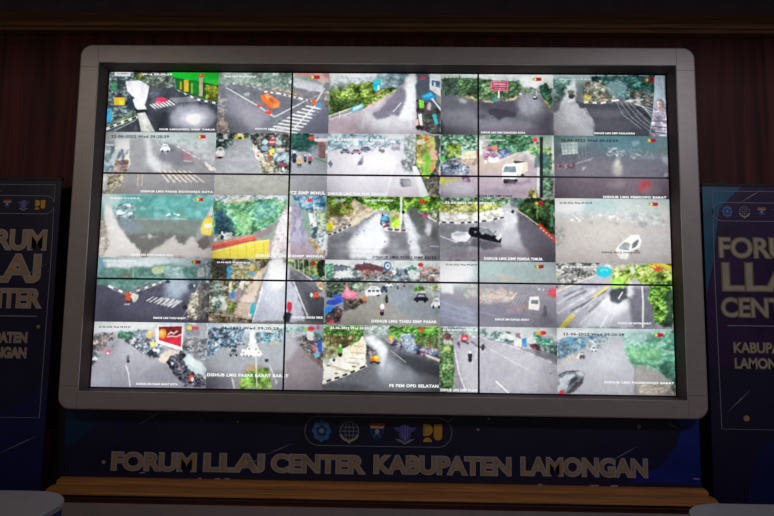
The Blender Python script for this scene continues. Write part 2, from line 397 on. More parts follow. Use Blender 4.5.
FEEDS = [
(0,0,'white camera housing over a wet junction with a green shop',1.4,[
('g',[(-24,'5a6468'),(102,'454b50'),(422,'3a3c44')]),
('t',['2c3a3e','5c7076','98aaa8','2a3036','4c6c60'],16,(-8,-11,182,-12,224,282,6,398),1,0,1),
('t',['39443f','6c7870','23282a','8c968c','4c5c44'],12,(162,-12,449,-14,457,133,220,109),1,0,1),
('t',['3c5a2c','a8a050','2c3c28'],12,(168,9,240,8,243,61,171,62),1,0,1),
('p','12ae26',(357,-14,736,-16,741,98,628,71,437,41),1,0),
('p','4ccf50',(628,71,739,37,741,98),0.5,6),
('p','1c5028',(437,41,628,71,741,98,741,210,457,133),1,0),
('p','0f7c24',(545,59,607,69,609,164,545,143),0.8,4),
('p','c9991f',(499,57,530,57,533,135,503,135),1,0),
('p','a8861c',(474,70,484,70,487,123,476,123),1,0),
('p','7ea030',(546,80,558,80,561,148,549,148),1,0),
('t',['6c7a1c','b8a82c','2c5418','8c9428'],15,(639,90,726,95,730,196,648,184),1,0,1),
('p','b89078',(599,38,624,38,626,169,603,164),1,0),
('e','d83c28',613,27,19,13,1,0),
('e','ff8058',609,25,7,5,1,0),
('k','f0f0ee','22262a',24,13,(456,129,592,188,741,217)),
('p','3d4148',(219,103,440,112,592,197,741,228,749,407,12,413,208,261),1,3),
('t',['2c3036','4a4e58','383c44'],40,(219,103,440,112,592,197,741,228,749,407,12,413,208,261),0.6,4,2),
('z','eceef0',(279,225,418,191,317,252,461,223),7,0.45,1),
('z','c8cad0',(408,181,550,169,460,212,613,197),9,0.35,0.8),
('e','d22a4c',359,192,38,16,1,0),
('e','e64a60',338,210,22,8,1,0),
('e','50688c',304,150,40,5,0.7,3),
('e','9a9cac',567,310,150,85,0.75,22),
('e','c8c8d8',572,315,90,50,0.7,18),
('e','ffffff',577,320,48,30,1,8),
('p','23262c',(321,291,417,270,418,394,342,395),0.55,10),
('p','dca022',(45,178,116,178,119,228,48,228),1,0),
('p','f4bc30',(77,201,110,201,112,230,79,230),1,0),
('p','2e8c50',(18,84,54,83,57,136,21,136),0.8,3),
('p','2a88cc',(5,254,33,254,39,345,6,346),1,0),
('p','26303c',(131,167,182,167,192,261,136,261),0.9,3),
('e','1c2430',189,203,16,14,1,0),
('t',['6c8c50','2c3428','cfd4cc','3c5c38'],12,(34,346,193,266,205,313,31,387),1,0,1),
('k','f0f2ee','1e2420',22,16,(11,389,100,347,200,311)),
('l','a0c49a',5,(62,399,196,329),0.8,0),
('p','e2e6ee',(115,70,207,63,273,101,261,187,249,227,193,253,169,193,183,182,131,136),1,2),
('p','fafcff',(151,78,202,74,214,156,182,167),1,4),
('p','b8bcc6',(211,103,267,107,257,183,221,177),0.5,4),
('p','1e2428',(182,236,197,252,260,252,266,281,196,282),0.9,2),
('p','e8eae8',(190,214,248,224,264,255,202,259),1,0),
('p','c2c6bc',(205,284,255,277,325,405,236,406),1,2),
('p','e8ebe4',(221,284,239,281,289,406,260,406),0.8,4),
('p','dde4e2',(39,1,144,0,146,34,41,35),1,0),
('p','3c4448',(54,14,132,13,133,22,55,22),0.5,2)],
[('Wed 09:20:29', 221, 27, 419, 16, '#f4f6f8'), ('HUB LMG(PED) SIMP TIMUR', 355, 399, 721, 17, '#f4f6f8')]),
(1,0,'orange car at a zebra crossing',1.41,[
('g',[(-15,'7e9088'),(48,'70807a'),(122,'686a70'),(247,'65646e'),(429,'74727e')]),
('t',['60786a','80948a','4c6458','98a89e'],24,(-2,-2,499,-5,503,141,2,92),0.8,6,1),
('e','98a8a0',92,45,120,50,0.5,20),
('p','5c6068',(93,76,523,141,733,218,737,420,6,426,34,113),0.75,8),
('p','8c8a98',(54,124,179,186,355,299,237,383,81,280),0.55,20),
('p','54545e',(176,112,545,193,385,288),0.7,8),
('p','84808c',(118,196,316,330,288,403,164,331),0.6,18),
('p','b8746c',(488,-5,733,-7,734,56,601,36,494,26),0.8,6),
('p','e8b8b0',(621,4,682,4,724,67,684,77),0.5,5),
('p','a4a8b0',(495,42,684,77,685,140,496,100),0.9,4),
('z','c4c8d0',(496,68,497,108,684,93,685,138),4,0.5,0.8),
('p','66666e',(491,100,686,151,666,192,498,152),0.8,5),
('k','f0ece4','54504c',16,12,(309,132,401,144,544,178,626,198)),
('k','d8905c','605850',18,8,(360,116,462,131,544,160)),
('k','a8a8a8','606468',18,6,(104,79,227,99,309,127)),
('l','e4e4e8',6,(54,108,272,232,376,301,565,198),0.95,1),
('l','b0b0b8',4,(565,198,730,119),0.7,0),
('p','e05a28',(280,159,325,141,408,200,404,236,354,247,291,195),1,0),
('p','ff8a50',(305,153,330,148,351,174,326,184),1,0),
('p','7c4838',(326,170,347,170,375,199,359,211),0.8,1),
('p','c04820',(299,195,353,236,350,247,294,208),0.8,1),
('p','ff7c40',(363,221,403,207,399,234,369,243),0.8,0),
('e','e83a2c',272,229,15,9,1,0),
('e','e83a2c',336,270,22,15,1,0),
('e','f06050',329,260,9,6,1,0),
('e','e4502c',631,201,18,18,1,0),
('p','3c88b8',(646,208,679,208,679,232,647,232),1,0),
('z','f0f0f4',(586,222,318,397,688,244,511,422),9,0.42,1),
('l','f4f4f8',7,(637,224,509,372),1,1),
('l','e8e8ee',6,(695,109,646,193),0.9,0),
('p','5a5a6c',(628,266,733,223,737,420,561,421),0.8,6),
('t',['c89c88','7c6c68','e8dcd0','90786c'],12,(4,260,40,270,81,405,5,421),0.9,3,1),
('t',['a8a8b0','606068','e0d0cc'],14,(6,176,62,176,66,280,10,281),0.6,5,1),
('e','e8e8f0',102,79,7,6,1,2),
('e','c8ccd0',196,149,22,12,0.6,6),
('t',['b0a484','5c5c48','d8d0b8'],12,(700,130,736,129,738,228,703,229),0.9,2,1),
('p','a81a22',(618,22,663,22,664,45,619,45),1,0),
('e','d2a82c',615,34,12,11,1,0),
('e','f8e890',618,34,5,5,1,0),
('e','4c7c30',604,34,5,9,0.7,0)],
[('22-06-2022 Wed 09:20:29', 36, 37, 247, 14, '#f4f6f8'), ('DISHUB LMG TUGU JOHOR', 252, 390, 530, 15, '#f4f6f8')]),
(2,0,'wet road beside a hedge with a blue sign',1.46,[
('g',[(-13,'c0ccd0'),(61,'8c9a9c'),(123,'687468'),(430,'8c8490')]),
('p','e4ecee',(1,0,305,-2,296,40,12,68),0.9,8),
('t',['8a9ca2','d0dadc','6c7c80','b0bcc0'],14,(1,26,306,29,307,77,8,84),0.7,3,1),
('t',['6c8a94','4c6878','88a4a8'],20,(305,3,538,-4,459,102,327,103),0.8,6,1),
('t',['5c7c2c','7c9c38','3c5424','98b44c','2f4220'],20,(3,115,114,78,296,61,327,103,459,102,439,144,218,239,7,282),1,3,1),
('t',['2e3c22','4a6030','1e2c1c'],20,(4,167,126,177,237,187,148,239,7,292),0.8,6,1),
('t',['6a7870','8c9a8c'],12,(8,84,104,67,135,104,14,126),0.8,4,1),
('p','9a8c94',(8,313,218,249,459,102,538,7,560,111,582,422,10,426),1,3),
('t',['b8b4c4','8c8490','a09aa8'],50,(8,313,218,249,459,102,538,7,560,111,582,422,10,426),0.6,6,2),
('p','f2f8fa',(513,18,554,7,564,90,551,329,451,299,490,195,499,101),0.85,14),
('p','d4dce6',(380,269,540,195,572,381,281,383,229,280),0.5,24),
('p','504e5c',(458,91,494,112,500,211,451,289,420,279,320,316,279,280,359,227,409,144),0.8,9),
('l','e8e8ee',5,(420,260,470,201),0.9,0),
('p','c89c8c',(248,223,308,186,379,170,309,212,238,239),0.9,4),
('t',['c0c0a0','8c9c60'],12,(338,155,448,107,429,138,358,165),0.8,3,1),
('p','886c74',(8,313,169,301,221,425,10,426),0.5,14),
('l','e8ece8',5,(7,292,148,239),1,0),
('l','c8ccc8',5,(8,315,148,268),1,0),
('l','e8ece8',5,(72,263,75,302),1,0),
('p','4aa0dc',(148,237,221,205,224,237,154,266),1,0),
('p','e8f4fc',(160,239,213,216,214,228,162,254),0.8,1),
('p','1c9cb8',(288,50,334,45,339,102,307,132,285,103),1,0),
('p','30c0d4',(294,53,326,50,327,76,298,82),0.8,3),
('p','e4e0dc',(317,87,329,87,329,118,317,118),1,0),
('p','c87850',(312,129,330,129,330,150,313,150),1,0),
('l','505c58',4,(137,51,142,229),0.8,0),
('p','39424e',(564,7,650,1,727,245,727,415,581,329,570,143),0.9,6),
('t',['2c3430','5c3c44','48584c','302838'],16,(570,174,727,245,727,415,572,370),1,4,1),
('p','c4ccd0',(655,1,725,0,726,157,655,111),1,0),
('p','2c4468',(668,48,721,56,721,100,668,85),0.9,0),
('p','e8eef0',(680,60,692,60,693,90,680,90),0.8,0),
('p','1c78b8',(602,153,661,126,693,157,681,183,610,179),1,0),
('p','2a98d8',(610,153,661,134,671,152,620,165),1,0),
('l','e4e8ea',9,(671,173,727,245),1,0),
('p','66c82c',(585,179,616,184,619,231,589,236),1,0),
('p','e8ecea',(581,277,603,272,610,350,594,350),1,0),
('p','2c9ca8',(671,277,694,271,712,338,692,349),1,0),
('p','dcb0a8',(566,309,583,308,584,350,567,350),1,0),
('e','d0a0b0',653,225,12,25,0.8,4),
('e','c42c3c',607,36,20,10,1,2)],
[('22-06-2022 Wed 09:20:29', 37, 39, 245, 12, '#c8d0d4')]),
(3,0,'empty wet junction with a red billboard',1.15,[
('g',[(-11,'e0e8ea'),(62,'b0bab8'),(146,'6c7078'),(430,'64626e')]),
('t',['3c5c3c','2c4430','5c7c50','486848','7c9a70'],22,(4,44,49,23,170,27,301,42,512,51,522,93,491,155,260,178,110,153,9,148),1,4,1),
('t',['2f4238','5c6c68','4a5c58'],18,(4,54,110,33,120,147,9,148),0.8,5,1),
('t',['567050','90a088','405c44'],16,(507,87,612,97,632,123,531,144),0.9,4,1),
('p','eef4f6',(512,20,693,8,642,81,612,97,532,82),0.8,8),
('t',['2c5040','1e3830','46684c'],18,(632,92,673,60,717,102,715,236,661,175),1,4,1),
('p','5e5e68',(-1,148,120,158,270,183,491,160,611,144,671,175,720,247,718,421,-10,427),1,5),
('e','8c8c98',90,303,180,60,0.6,30),
('e','a4a4b0',571,206,80,70,0.7,28),
('e','868692',400,352,200,50,0.7,28),
('p','c8ccd4',(115,163,170,178,170,204,130,199),0.6,10),
('p','3c3a46',(250,183,481,171,510,248,470,279,310,270,260,240),0.55,14),
('p','3a3844',(300,245,370,231,490,261,480,285,390,301,370,319,350,286,315,275),0.8,6),
('e','444450',260,281,30,16,0.6,8),
('p','35343c',(-5,283,30,427,-10,427),0.7,10),
('p','403c48',(650,299,720,247,718,421,608,422),0.6,24),
('e','705c6c',489,382,200,30,0.35,16),
('t',['a89868','7c8058','c8b080'],14,(110,147,170,147,250,178,391,179,511,145,471,176,331,193,210,183),0.9,3,1),
('p','a83c54',(321,50,440,51,437,120,323,117),1,0),
('l','e8b8c4',4,(327,56,434,58,431,114,329,111,327,56),0.8,0),
('l','f0d8dc',5,(343,71,419,72),0.9,0),
('l','e8c8cc',4,(339,85,426,87),0.8,0),
('l','e8c8cc',4,(351,100,411,102),0.8,0),
('p','e8eaec',(371,119,382,118,382,164,371,164),1,0),
('e','2c8c88',351,179,15,13,1,0),
('l','e8ecf0',5,(617,113,621,144),0.7,1),
('e','22242c',609,165,14,9,1,0),
('e','e0e4e8',607,157,9,5,1,0),
('e','dce0dc',516,136,10,6,0.9,2),
('t',['b89c50','506440'],12,(661,164,720,221,710,247,671,195),0.8,3,1),
('p','a81a22',(612,26,652,26,652,49,611,49),1,0),
('e','d2a82c',608,38,12,11,1,0),
('e','f8e890',611,38,5,5,1,0),
('e','4c7c30',598,38,5,9,0.7,0)],
[('22-06-2022 Wed 09:20:29', 31, 30, 233, 10, '#d8e0e0'), ('DISHUB LMG SIMP SUKODADI KOTA', 260, 401, 544, 15, '#f4f6f8')]),
(4,0,'junction with overhead cables',1.0,[
('g',[(-9,'b4c4c4'),(85,'66787a'),(178,'6c6c74'),(431,'5c5c64')]),
('t',['7ca094','4c7068','98b8ac','5c8880'],18,(0,35,121,14,99,108,-2,191),1,5,1),
('t',['3c5450','5c706c','2c4440'],20,(10,67,100,56,38,181,-2,181),0.8,6,1),
('t',['2c5450','3c6c64','48807c','1e3c3c','5c9088'],20,(241,13,651,5,646,166,477,167,279,106),1,4,1),
('t',['c8ccb0','6c8878','e0d8c4','a86c64','486058'],13,(180,55,311,44,399,126,387,183,198,190),1,2,1),
('e','88a8b0',409,95,70,55,0.7,14),
('l','a0b4b8',4,(360,49,469,84,473,146),0.7,2),
('t',['a0a49c','44504c','c4c4b8','6c4c48'],12,(459,105,643,125,635,212,497,188),0.9,3,1),
('p','e4e6ea',(131,34,145,45,146,190,37,232,79,128),0.85,9),
('p','56564e',(89,118,129,107,136,164,103,165),0.8,4),
('e','3c3838',121,154,20,12,0.9,3),
('p','4c4e58',(148,190,407,193,635,212,619,423,223,426),1,6),
('p','b0b0b8',(68,191,143,185,197,210,265,333,253,426,-5,428,7,263),0.95,9),
('p','c8c8d0',(78,201,148,200,175,334,56,335),0.5,18),
('p','44464e',(143,180,203,200,207,226,167,226),0.9,5),
('l','e8e8ec',4,(205,226,250,308),0.7,2),
('e','74747e',346,261,120,28,0.5,16),
('e','6c6c76',373,343,160,40,0.4,20),
('t',['e0c860','b8a850','6c7c50'],12,(194,138,241,138,240,189,193,190),0.9,2,1),
('k','f4f2ec','3c4448',24,11,(203,188,307,194,377,178,417,173)),
('l','e8ecec',9,(467,180,577,168),0.8,3),
('l','c8ccd4',3,(407,188,445,270,561,362),0.75,0),
('l','c8ccd4',3,(431,185,499,286,610,374),0.75,0),
('l','c8ccd4',3,(455,182,553,302,659,386),0.75,0),
('l','c8ccd4',3,(479,178,607,318,708,397),0.75,0),
('l','d8dce0',4,(516,198,654,236,722,273),0.85,0),
('l','d8dce0',4,(528,194,653,263,721,308),0.85,0),
('l','d8dce0',4,(540,189,652,289,720,343),0.85,0),
('l','d8dce0',4,(552,185,652,316,719,378),0.85,0),
('l','20242c',6,(577,172,723,248),0.8,0),
('l','20242c',7,(535,218,622,300,723,401),0.8,0),
('p','b4c8d8',(657,10,716,10,718,401,610,397,639,228),1,0),
('t',['d8b0c0','b8c8dc','8c98c0','e8e0e4','c4a0a8'],14,(656,166,718,165,722,422,609,402,639,248),1,1,1),
('l','e0a850',9,(681,176,694,238),0.7,3),
('l','30304c',6,(627,310,721,309),0.8,0),
('l','30304c',6,(626,345,720,350),0.8,0),
('l','30304c',6,(625,380,718,391),0.8,0),
('l','dfeaf0',4,(701,10,713,196),0.7,0),
('e','3c5878',-10,207,10,20,0.8,4),
('p','a81a22',(609,25,651,25,650,48,608,48),1,0),
('e','d2a82c',604,37,12,11,1,0),
('e','f8e890',607,37,5,5,1,0),
('e','4c7c30',594,37,5,9,0.7,0)],
[('22-06-2022 Wed 09:20:29', 35, 41, 241, 12, '#e0ecec'), ('DISHUB LMG SIMP PAHLAWAN', 258, 400, 516, 15, '#f4f6f8')]),
(0,1,'white car and dark red car near a zebra crossing',1.8,[
('g',[(-9,'b8c0c2'),(54,'98a4a6'),(136,'78787e'),(259,'706e70'),(428,'66605e')]),
('p','8ca6a8',(169,3,728,-1,731,81,497,63,324,54),0.6,18),
('t',['9aa8a8','747c7c','b4bcbc'],26,(446,53,729,30,737,215,603,154),0.5,10,1),
('p','66666a',(171,34,334,43,540,114,707,225,740,418,173,424),0.7,10),
('p','44444e',(407,74,521,124,595,211,505,227,384,218,360,146),0.55,12),
('p','c0c4c8',(257,23,293,44,329,147,385,238,345,264,292,208,276,106),0.65,16),
('e','a8aab0',394,228,60,30,0.5,18),
('p','8c4c58',(510,122,582,149,574,191,528,186),0.55,8),
('l','d8d4d8',4,(524,188,574,192),0.8,1),
('l','c0c0c8',5,(335,54,410,146),0.6,3),
('k','d8d0cc','787478',18,6,(479,94,583,155,624,175)),
('p','e8ecf0',(367,110,379,97,384,79,412,79,420,99,430,107,430,122,368,123),1,0),
('p','8c98a4',(382,100,387,85,410,85,415,99),1,0),
('e','1c1e22',381,124,5.6,8,1,0),
('e','1c1e22',417,124,5.6,8,1,0),
('p','788890',(-6,57,66,66,72,262,4,303),0.9,5),
('t',['4c5c64','8c9ca4','a8b4b8','38444c'],22,(1,88,165,107,132,241,7,273),0.7,5,2),
('p','b8bcb8',(67,48,161,47,165,115,71,116),1,0),
('p','c8ccc8',(74,54,154,53,157,107,78,107),0.5,4),
('l','e0e8ea',8,(3,85,58,89),0.9,2),
('p','c8c4b0',(161,122,172,204,148,261,132,246,129,189),0.9,4),
('t',['8c5c54','403c44','c48c74','5c4c54'],11,(73,190,159,189,163,263,78,264),0.9,3,1),
('t',['b8a888','5c5844','948868','403e34','d0c0a0'],13,(7,273,149,271,127,333,61,410,11,415),1,2,1),
('t',['a8a8a0','c8c8c0'],14,(2,273,43,272,30,405,10,405),0.8,3,1),
('l','c89878',5,(233,276,231,357),0.7,1),
('l','c89878',5,(261,275,260,357),0.7,1),
('z','d0bca8',(355,247,587,255,429,330,691,327),7,0.3,0.9),
('z','c4ac98',(400,248,547,253,470,334,651,333),5,0.2,0.7),
('p','d8ccb8',(650,200,675,200,733,245,733,261,698,251),1,3),
('p','a81a22',(619,17,657,17,658,40,620,40),1,0),
('e','d2a82c',615,29,12,11,1,0),
('e','f8e890',618,29,5,5,1,0),
('e','4c7c30',605,29,5,9,0.7,0)],
[('22-06-2022 Wed 09:20:29', 41, 39, 420, 22, '#16181c'), ('DISHUB LMG PASAR SIDOHARJO KOTA', 254, 402, 736, 20, '#f4f6f8')]),
(1,1,'crowd of motorcycles waiting at the roadside',1.35,[
('g',[(-8,'8c948e'),(64,'8c9094'),(259,'8f9298'),(300,'92948e'),(427,'86867e')]),
('t',['2c3c38','4c5c54','8c9c98','1e2a28'],18,(-3,0,118,-1,116,77,67,108,1,98),1,3,1),
('t',['3c5048','607068','284038'],16,(113,-1,225,-2,216,35,115,30),0.9,3,1),
('p','dce0e2',(22,45,52,44,53,57,23,57),1,0),
('p','dce0e2',(48,10,75,10,77,44,49,44),1,0),
('p','e4c83c',(119,10,180,16,184,43,125,41),1,0),
('p','f4f0d0',(139,4,174,4,175,21,140,21),1,0),
('e','302c30',157,35,14,7,1,0),
('p','eef2f2',(3,130,15,115,20,95,46,95,53,118,62,126,63,144,4,144),1,0),
('p','70807c',(18,118,22,102,43,102,48,118),1,0),
('e','1c1e22',17,145,5.2,9,1,0),
('e','1c1e22',50,145,5.2,9,1,0),
('p','e8ecec',(7,124,60,129,59,159,14,160),0.9,2),
('e','d83028',11,167,9,6,1,0),
('e','d83028',49,162,9,6,1,0),
('p','20242a',(17,158,45,157,45,172,17,172),1,0),
('p','9a9ea4',(126,56,221,45,239,107,304,264,13,267,68,129),0.7,12),
('t',['848890','a4a8ae'],40,(67,108,218,96,294,265,13,267),0.5,10,0.4),
('t',['2c3c34','5c7464','c0c8c0','8c5c5c','44505c','202c28'],13,(225,-2,492,-4,500,263,385,264,312,178,240,76),1,1,1),
('t',['d8d0bc','a8a490','e8e0d0'],16,(236,81,268,86,348,218,345,264,314,261,260,147),1,2,1),
('e','d83040',365,59,22,20,1,0),
('l','f0e8e8',7,(350,60,380,60),1,0),
('e','a0ccd0',320,60,18,18,1,0),
('e','90b8b8',408,62,20,14,1,0),
('p','e8d040',(345,111,380,103,386,156,356,147),1,0),
('p','c8b89c',(390,100,445,100,446,123,390,124),1,0),
('e','7888b0',319,101,22,18,1,0),
('t',['8ca8c0','c8d4d8','5c7488'],12,(375,126,481,125,483,191,377,192),0.9,2,1),
('e','202228',439,232,11.2,14.5,1,0),
('e','98344c',438,209,13.2,17.8,1,0),
('e','303440',437,187,7.3,7.9,1,0),
('e','e8e8e8',442,236,9,12,1,0),
('p','b85040',(330,126,356,147,363,228,342,198),0.8,3),
('e','c84c40',280,152,9,8,1,0),
('t',['8c5c40','d4c8b8','5c7050'],12,(301,178,382,177,385,261,304,261),0.9,2,1),
('p','2c4c48',(492,1,659,5,671,93,622,134,495,104),1,5),
('t',['2c5c54','1e3c38','3c6c60'],24,(492,1,639,5,641,103,495,104),0.8,4,1),
('p','98a0c0',(638,0,729,0,730,30,639,29),0.9,4),
('p','e8e8ec',(634,36,730,32,728,53,645,54),1,0),
('p','c83c40',(665,58,700,57,701,72,665,72),1,0),
('p','6c5454',(662,72,711,72,713,164,665,164),1,0),
('p','848088',(620,78,671,77,673,164,623,165),0.7,5),
('p','70888c',(603,175,733,164,734,194,623,195),0.8,4),
('l','5c6c48',10,(643,164,728,192),0.7,3),
('e','7088a8',621,113,30,20,0.6,8),
('e','202228',546,210,13.6,17.6,1,0),
('e','c8a070',545,182,16,21.6,1,0),
('e','d8b8a0',544,155,8.8,9.6,1,0),
('e','202228',613,190,11.2,14.5,1,0),
('e','9c4058',613,166,13.2,17.8,1,0),
('e','c8c0c8',612,144,7.3,7.9,1,0),
('e','202228',583,180,8.5,11,1,0),
('e','404858',582,162,10,13.5,1,0),
('e','e0d0d0',582,146,5.5,6,1,0),
('e','202228',513,180,13.6,17.6,1,0),
('e','283048',512,151,16,21.6,1,0),
('e','e8e0e4',511,124,8.8,9.6,1,0),
('p','e8ecf0',(712,111,734,110,734,133,712,133),1,0),
('p','34343c',(733,164,757,163,758,225,736,220),1,0),
('p','848890',(498,212,734,199,735,260,500,263),0.7,6),
('e','e04430',621,33,20,13,1,0),
('e','ff7c50',613,31,6,5,1,0),
('p','7e8088',(500,283,737,281,741,417,504,420),0.8,3),
('t',['94948a','8a8c84','9c9c90'],60,(6,283,490,278,494,400,11,404),0.6,10,0.5),
('e','e8e0d8',-10,252,14,20,1,3)],
[('PTZ SIMP MINUL', 479, 402, 720, 24, '#f4f6f8')]),
(2,1,'pale road with a single rider and a painted wall',2.0,[
('g',[(-7,'9cb0b8'),(55,'98a8b4'),(136,'a8a4b4'),(248,'b4aec0'),(426,'a8a2b2')]),
('t',['5c7c88','88a4b0','3c5c68','b0c4cc'],22,(-5,6,382,3,382,54,223,87,72,98,-2,129),0.9,4,1),
('e','d4ccdc',284,158,150,60,0.8,30),
('e','e0dae6',334,188,110,50,0.7,26),
('p','98929f',(-3,109,94,149,46,272,1,272),0.4,14),
('p','e4eaf0',(162,36,202,30,204,71,167,77),1,2),
('p','3c7cb0',(197,41,222,35,226,76,202,82),1,2),
('p','d8e4ec',(292,45,352,39,333,86,303,96),0.9,4),
('t',['384858','98a8b4','5c6c7c','c8d4dc'],13,(212,66,412,34,482,33,473,64,383,85,223,127),0.9,2,1),
('p','50505c',(78,120,92,111,99,99,130,99,137,112,148,118,148,128,78,129),1,0),
('p','2c3038',(95,113,101,103,127,103,132,112),1,0),
('e','1c1e22',94,129,6.3,5.4,1,0),
('e','1c1e22',133,129,6.3,5.4,1,0),
('p','7c5c70',(143,123,159,115,167,103,203,103,211,116,223,121,223,131,143,131),1,0),
('p','3c3844',(163,117,170,107,199,107,205,116),1,0),
('e','1c1e22',161,132,7.2,5.1,1,0),
('e','1c1e22',206,132,7.2,5.1,1,0),
('p','48505c',(208,102,222,95,229,85,260,85,267,96,278,100,278,108,208,108),1,0),
('p','2c3038',(225,96,231,89,257,88,262,96),1,0),
('e','1c1e22',223,109,6.3,4.2,1,0),
('e','1c1e22',263,108,6.3,4.2,1,0),
('p','64606e',(415,62,465,56,467,113,419,118),1,3),
('p','8c8898',(423,66,458,66,458,84,423,85),0.8,2),
('e','504c54',353,108,22,14,1,3),
('e','c8b8a8',355,94,10,8,1,0),
('p','606070',(199,174,229,148,234,184,210,209,190,204),1,4),
('e','4c4c58',212,194,16,14,1,0),
('e','7888a0',224,153,8,10,1,0),
('e','3c4450',21,201,14,22,1,3),
('e','889098',-7,121,16,16,1,3),
('l','e4e0ec',6,(267,231,248,258),0.9,1),
('l','e4e0ec',6,(226,285,218,301),0.9,1),
('l','e4e0ec',6,(439,177,417,260),0.9,1),
('l','e4e0ec',6,(410,284,382,400),0.9,1),
('p','788484',(487,23,572,12,584,196,544,257,485,247),0.95,4),
('t',['4c585c','8c9a94','667470','a8b0a8'],16,(492,12,574,7,569,216,544,259,484,197),0.9,4,2),
('t',['50545c','8c8c94','34383e'],14,(474,176,553,145,544,237,479,227),0.8,4,1),
('p','404048',(470,293,525,298,545,343,476,344),0.9,5),
('e','8c8a94',525,323,40,20,0.6,8),
('p','a894a0',(386,360,585,348,585,408,387,410),0.5,12),
('p','3a4238',(572,1,722,0,724,417,635,418,564,216),1,3),
('t',['78a048','c89048','4c8830','e0b868','a0b850','d0784c'],30,(574,7,697,6,708,154,664,296,624,287,574,186),1,3,1),
('p','4c9c2c',(623,144,663,113,674,246,639,286,619,236),0.8,6),
('e','d88c78',688,129,28,30,0.9,6),
('e','d8603c',669,220,12,24,0.9,3),
('e','e8e4c8',603,53,25,14,0.6,5),
('p','303c38',(682,11,722,0,723,123,705,144),0.9,4),
('t',['4c5c38','2c2c30','6c5c54'],18,(674,246,723,174,724,412,655,412,634,327),1,3,1),
('p','cfd6d2',(544,211,574,211,653,402,603,410),1,2),
('p','ecf2ee',(552,211,564,211,630,403,615,406),0.8,2),
('e','d8402c',632,34,22,13,1,0),
('e','f4a060',617,36,9,8,1,0)],
[('22-06-2022 Wed 09:20:29', 41, 48, 382, 18, '#f4f6f8'), ('DISHUB LMG PUK PUK TENGAH', 9, 404, 387, 20, '#f4f6f8')]),
(3,1,'white truck on a tree lined street',1.53,[
('g',[(-6,'5c7c68'),(116,'a49c98'),(198,'ac988c'),(269,'988894'),(426,'8c7f8c')]),
('t',['2c5c40','7ca47c','b8d0bc','1c4430','4c7c58'],18,(-7,2,238,0,238,107,113,159,-6,181),1,2,1),
('t',['a0c048','4c7c2c','d0dc58','38602c'],18,(33,58,133,62,123,139,44,150),1,2,1),
('e','4cb83c',14,160,20,18,1,4),
('p','d8d4c4',(138,108,231,107,233,158,133,159),1,0),
('p','d8bc40',(138,126,228,126,228,140,138,141),0.8,3),
('t',['c8a088','b09880','dcc8b0'],20,(93,159,238,153,237,204,103,195),0.9,4,1),
('t',['586884','8c98b4','b8c4d4','3c4450'],17,(-6,181,103,169,188,209,183,262,-6,270),1,3,1),
('e','5c6478',44,259,30,14,0.8,5),
('l','d83040',6,(233,107,235,148),1,0),
('p','a8a898',(243,5,293,4,282,137,244,148),0.9,4),
('p','e8ecf0',(245,36,278,35,262,127,246,138),0.8,4),
('t',['2c5c40','5c8c60','1c4430','7ca880','3c7450'],17,(313,-1,581,-3,620,104,481,115,382,126,322,76),1,3,1),
('t',['d8588c','5c6ca8','e09050','38405c','d83c50','b0b8c8'],14,(287,66,367,75,372,167,272,163),1,2,1),
('e','e06038',350,88,14,18,1,2),
('t',['48508c','6c7498','303c54'],14,(372,96,461,85,451,136,377,157),0.9,3,1),
('p','e8eaf0',(312,147,370,147,369,179,312,180),0.9,3),
('p','e0e4e8',(282,168,298,168,298,190,282,190),1,0),
('l','c8bca8',10,(376,172,461,136),0.8,4),
('p','a48c80',(242,189,411,187,391,238,242,265),0.6,10),
('p','8c7c88',(541,115,639,175,618,261,510,262),0.7,8),
('p','c8c8c8',(521,115,580,99,639,165,619,195),0.6,8),
('t',['d0e080','68a058','b8d070','3c7c50'],16,(561,84,620,68,709,88,704,134,580,140),1,3,1),
('p','2c2c34',(466,168,540,174,525,191,471,184),1,0),
('p','e8dcc0',(485,186,555,176,557,231,495,267),1,0),
('p','c8b890',(528,186,558,178,551,236,524,257),0.8,0),
('p','e4e0da',(411,189,480,186,500,212,485,272,393,268,393,223),1,0),
('p','5c6c74',(411,207,480,205,486,245,401,244),1,0),
('p','f2f0ec',(393,250,490,247,485,308,405,303,393,278),1,0),
('p','34303c',(401,286,485,290,479,320,405,317),1,0),
('e','201c24',417,308,14,10,1,0),
('e','201c24',480,298,12,12,1,0),
('e','30283a',524,262,10,9,1,0),
('p','6c5c6c',(400,319,578,287,578,317,410,339),0.6,8),
('p','d8d030',(-6,282,39,287,44,327,-5,323),1,2),
('p','a8a848',(39,292,133,291,44,327,4,328),0.9,4),
('t',['8c507c','3c3040','a07894'],12,(138,266,193,265,193,313,138,313),1,3,1),
('e','b8b4c4',104,352,110,40,0.7,20),
('e','706070',410,369,140,24,0.5,14),
('p','e4ece8',(619,185,634,185,631,397,613,397),0.8,2),
('t',['3c5c48','84a888','2c4438','58805c'],14,(654,124,714,123,715,406,651,407),1,2,1),
('t',['2c4c54','1c3438'],14,(605,114,679,114,678,210,604,211),0.7,4,1),
('p','1a2424',(636,12,657,12,652,409,631,409),1,1),
('l','c8e0d8',5,(718,11,715,245),0.7,0),
('t',['d8c830','3c3c28','e0d898','5c5c30'],12,(558,378,588,337,617,387,617,409,548,410),1,2,1),
('e','d03038',606,31,16,14,1,2),
('e','3c2428',621,53,9,10,0.7,2)],
[('22-06-2022 Wed 09:20:29', 283, 40, 412, 12, '#f4f6f8'), ('DISHUB LMG SIMP PASAR', 227, 408, 459, 18, '#16181c')]),
(4,1,'hazy dark street with a red shape',1.35,[
('g',[(-6,'5c7478'),(55,'587074'),(127,'5a5f68'),(263,'605c68'),(288,'645864'),(425,'625a62')]),
('e','48707c',452,55,230,60,0.7,30),
('e','52585f',234,118,180,60,0.6,30),
('e','7c9898',106,37,130,40,0.5,20),
